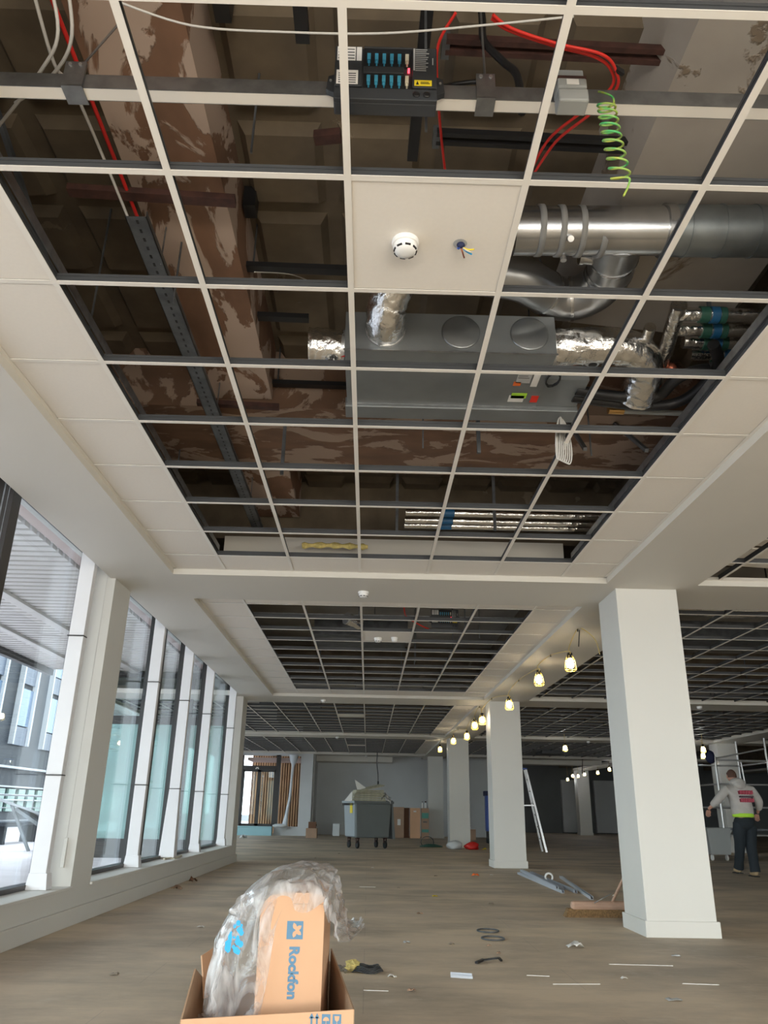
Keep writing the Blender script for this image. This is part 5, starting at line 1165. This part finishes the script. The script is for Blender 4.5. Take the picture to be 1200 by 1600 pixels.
# skin layer: head, neck, arms, legs and hands
vb = [(q(0, 0, .86), .12), (q(-.01, .02, 1.12), .12), (q(0, .05, 1.30), .08), (q(-.02, .10, 1.43), .05), (q(-.035, .13, 1.475), .052),
      (q(-.19, .05, 1.31), .035), (q(-.36, .03, 1.16), .04), (q(-.46, .14, 1.035), .027), (q(-.49, .18, 1.0), .024),
      (q(.20, .04, 1.31), .035), (q(.29, .0, 1.12), .04), (q(.31, .12, .98), .027), (q(.31, .15, .945), .024),
      (q(-.10, 0, .78), .085), (q(-.10, .10, .47), .058), (q(-.09, .20, .14), .038),
      (q(.10, 0, .78), .085), (q(.06, .02, .45), .058), (q(.05, -.02, .10), .038)]
eb = [(0, 1), (1, 2), (2, 3), (3, 4), (2, 5), (5, 6), (6, 7), (7, 8), (2, 9), (9, 10), (10, 11), (11, 12), (0, 13), (13, 14), (14, 15), (0, 16), (16, 17), (17, 18)]
roots = [0]
for (hx, hy, hz, s) in ((-.49, .18, 1.0, -1), (.31, .15, .945, 1)):
    for k in range(4):
        b0 = len(vb); ox = (k-1.5)*.019; L_ = (.062, .072, .070, .055)[k]
        vb += [(q(hx+ox*.6, hy+.01, hz-.01), .009), (q(hx+ox, hy+.025, hz-.05), .0088), (q(hx+ox*1.1, hy+.035, hz-.05-L_*.5), .008), (q(hx+ox*1.1, hy+.022, hz-.05-L_), .007)]
        eb += [(b0, b0+1), (b0+1, b0+2), (b0+2, b0+3)]; roots.append(b0)
    b0 = len(vb); vb += [(q(hx-s*.02, hy+.01, hz-.01), .011), (q(hx-s*.042, hy+.03, hz-.035), .010), (q(hx-s*.045, hy+.045, hz-.065), .008)]; eb += [(b0, b0+1), (b0+1, b0+2)]; roots.append(b0)
skin('body', vb, eb, roots, 'skin', pe)
# head with face turned away, ears, hair
hd = Vector(q(-.04, .15, 1.525))
m = MB(); n1, n2 = 20, 14; vs = []
for i in range(n2+1):
    a = PI*i/n2; zc = math.cos(a)
    for j in range(n1):
        t = 2*PI*j/n1; rx = .072*(1-.18*max(0, -zc)); ry = .090*(1-.10*max(0, -zc)); x = rx*math.sin(a)*math.cos(t); y = ry*math.sin(a)*math.sin(t); z = .105*zc
        if y > .05: y += .006*math.exp(-((z+.01)/.02)**2)*math.exp(-(x/.012)**2)*3; y -= .006*math.exp(-((z-.02)/.012)**2)*math.exp(-((abs(x)-.03)/.014)**2)
        vs.append(hd+Vector((x, y, z)))
m.add(vs, [(i*n1+j, (i+1)*n1+j, (i+1)*n1+(j+1) % n1, i*n1+(j+1) % n1) for i in range(n2) for j in range(n1)], True)
for s in (-1, 1): m.sphere(hd+Vector((s*.074, .0, -.005)), (.010, .020, .030), 10, 8)
for s in (-1, 1): m.sphere(hd+Vector((s*.03, .078, .02)), .010, 8, 6)
m.sphere(hd+Vector((0, .086, -.048)), (.022, .008, .007), 10, 6)
m.build('head', 'skin', pe)
m = MB(); vs = []
for i in range(9):
    a = PI*i/14
    for j in range(n1):
        t = 2*PI*j/n1; vs.append(hd+Vector((.077*math.sin(a)*math.cos(t), .093*math.sin(a)*math.sin(t)-.006, .004+.108*math.cos(a) if not (math.sin(t) > .3 and i > 5) else .06)))
m.add(vs, [(i*n1+j, (i+1)*n1+j, (i+1)*n1+(j+1) % n1, i*n1+(j+1) % n1) for i in range(8) for j in range(n1)], True)
m.build('hair', 'hair', pe)
hv = [(q(0, 0, .88), (.185, .14)), (q(0, 0, .98), (.20, .15)), (q(-.01, .02, 1.14), (.195, .145)), (q(0, .05, 1.30), (.20, .14)), (q(-.01, .08, 1.40), (.12, .11)),
      (q(-.21, .04, 1.32), .085), (q(-.37, .03, 1.15), .072), (q(-.455, .13, 1.05), .05),
      (q(.21, .04, 1.32), .085), (q(.30, .0, 1.12), .072), (q(.31, .10, 1.0), .05)]
skin('hoodie', hv, [(0, 1), (1, 2), (2, 3), (3, 4), (3, 5), (5, 6), (6, 7), (3, 8), (8, 9), (9, 10)], [0], 'hoodie', pe)
m = MB().sphere(q(-.01, .03, 1.425), (.125, .11, .075), 16, 10); m.sphere(q(-.01, -.02, 1.385), (.10, .08, .08), 14, 8); m.build('hood', 'hoodie', pe)
MB().lathe(q(0, .005, .885), [(.150, 0), (.163, .01), (.168, .04), (.15, .06)], 24).build('lime_shirt_hem', 'lime', pe)
m = MB().sphere(q(0, 0, .80), (.172, .135, .135), 22, 12)
for pts_, rr_ in (([q(-.085, 0, .80), q(-.09, .02, .68), q(-.09, .07, .48), q(-.09, .13, .33), q(-.09, .19, .20), q(-.09, .23, .11)], [.095, .105, .085, .075, .073, .078]), ([q(.085, 0, .80), q(.08, .0, .68), q(.06, .01, .46), q(.058, -.01, .30), q(.055, -.02, .17), q(.055, -.03, .07)], [.095, .105, .085, .077, .075, .080])):
    P_ = smooth_path(pts_, 4); R_ = [rr_[min(int(k/4), 5)]*(1-(k % 4)/4)+rr_[min(int(k/4)+1, 5)]*((k % 4)/4) for k in range(len(P_))]
    m.tube(P_, R_, 20, rf=lambda i, j: 1+.03*math.sin(i*1.3+j*.9)+.02*math.sin(j*2.1-i*.6))
m.build('trousers', 'trousers', pe, sub=1)
for x, y, z, p_ in ((-.09, .24, .075, .25), (.055, -.01, .045, 0)):
    MB().sphere(q(x, y+.05, z+.005), (.045, .12, .04), 14, 8).sphere(q(x, y-.02, z+.03), (.042, .055, .06), 12, 8).build('boot', 'boot', pe)
    MB().box(*q(x-.045, y-.07, max(0, z-.045)), *q(x+.045, y+.16, max(0, z-.045)+.015)).build('sole', 'rubber', pe, bevel=.006)
# blurred print on the back: rows of unreadable block marks
random.seed(8)
for z0, h, n_, m_ in ((1.235, .062, 5, 'hoodie_print'), (1.185, .03, 7, 'hoodie_print2'), (1.115, .062, 6, 'hoodie_print')):
    m = MB(); wd = .22/n_
    for k in range(n_):
        x0 = -.07+wd*k
        for c in range(2): m.hexa([q(x0+wd*.45*c, -.158, z0+.008*c), q(x0+wd*(.45*c+.38), -.158, z0+.008*c), q(x0+wd*(.45*c+.38), -.06, z0+.008*c), q(x0+wd*.45*c, -.06, z0+.008*c), q(x0+wd*.45*c, -.146, z0+h*(.85+.15*c)), q(x0+wd*(.45*c+.38), -.146, z0+h*(.85+.15*c)), q(x0+wd*(.45*c+.38), -.06, z0+h*(.85+.15*c)), q(x0+wd*.45*c, -.06, z0+h*(.85+.15*c))])
        m.hexa([q(x0, -.1575, z0+h*.4), q(x0+wd*.8, -.1575, z0+h*.4), q(x0+wd*.8, -.06, z0+h*.4), q(x0, -.06, z0+h*.4), q(x0, -.155, z0+h*.6), q(x0+wd*.8, -.155, z0+h*.6), q(x0+wd*.8, -.06, z0+h*.6), q(x0, -.06, z0+h*.6)])
    m.build('back_print', m_, pe)
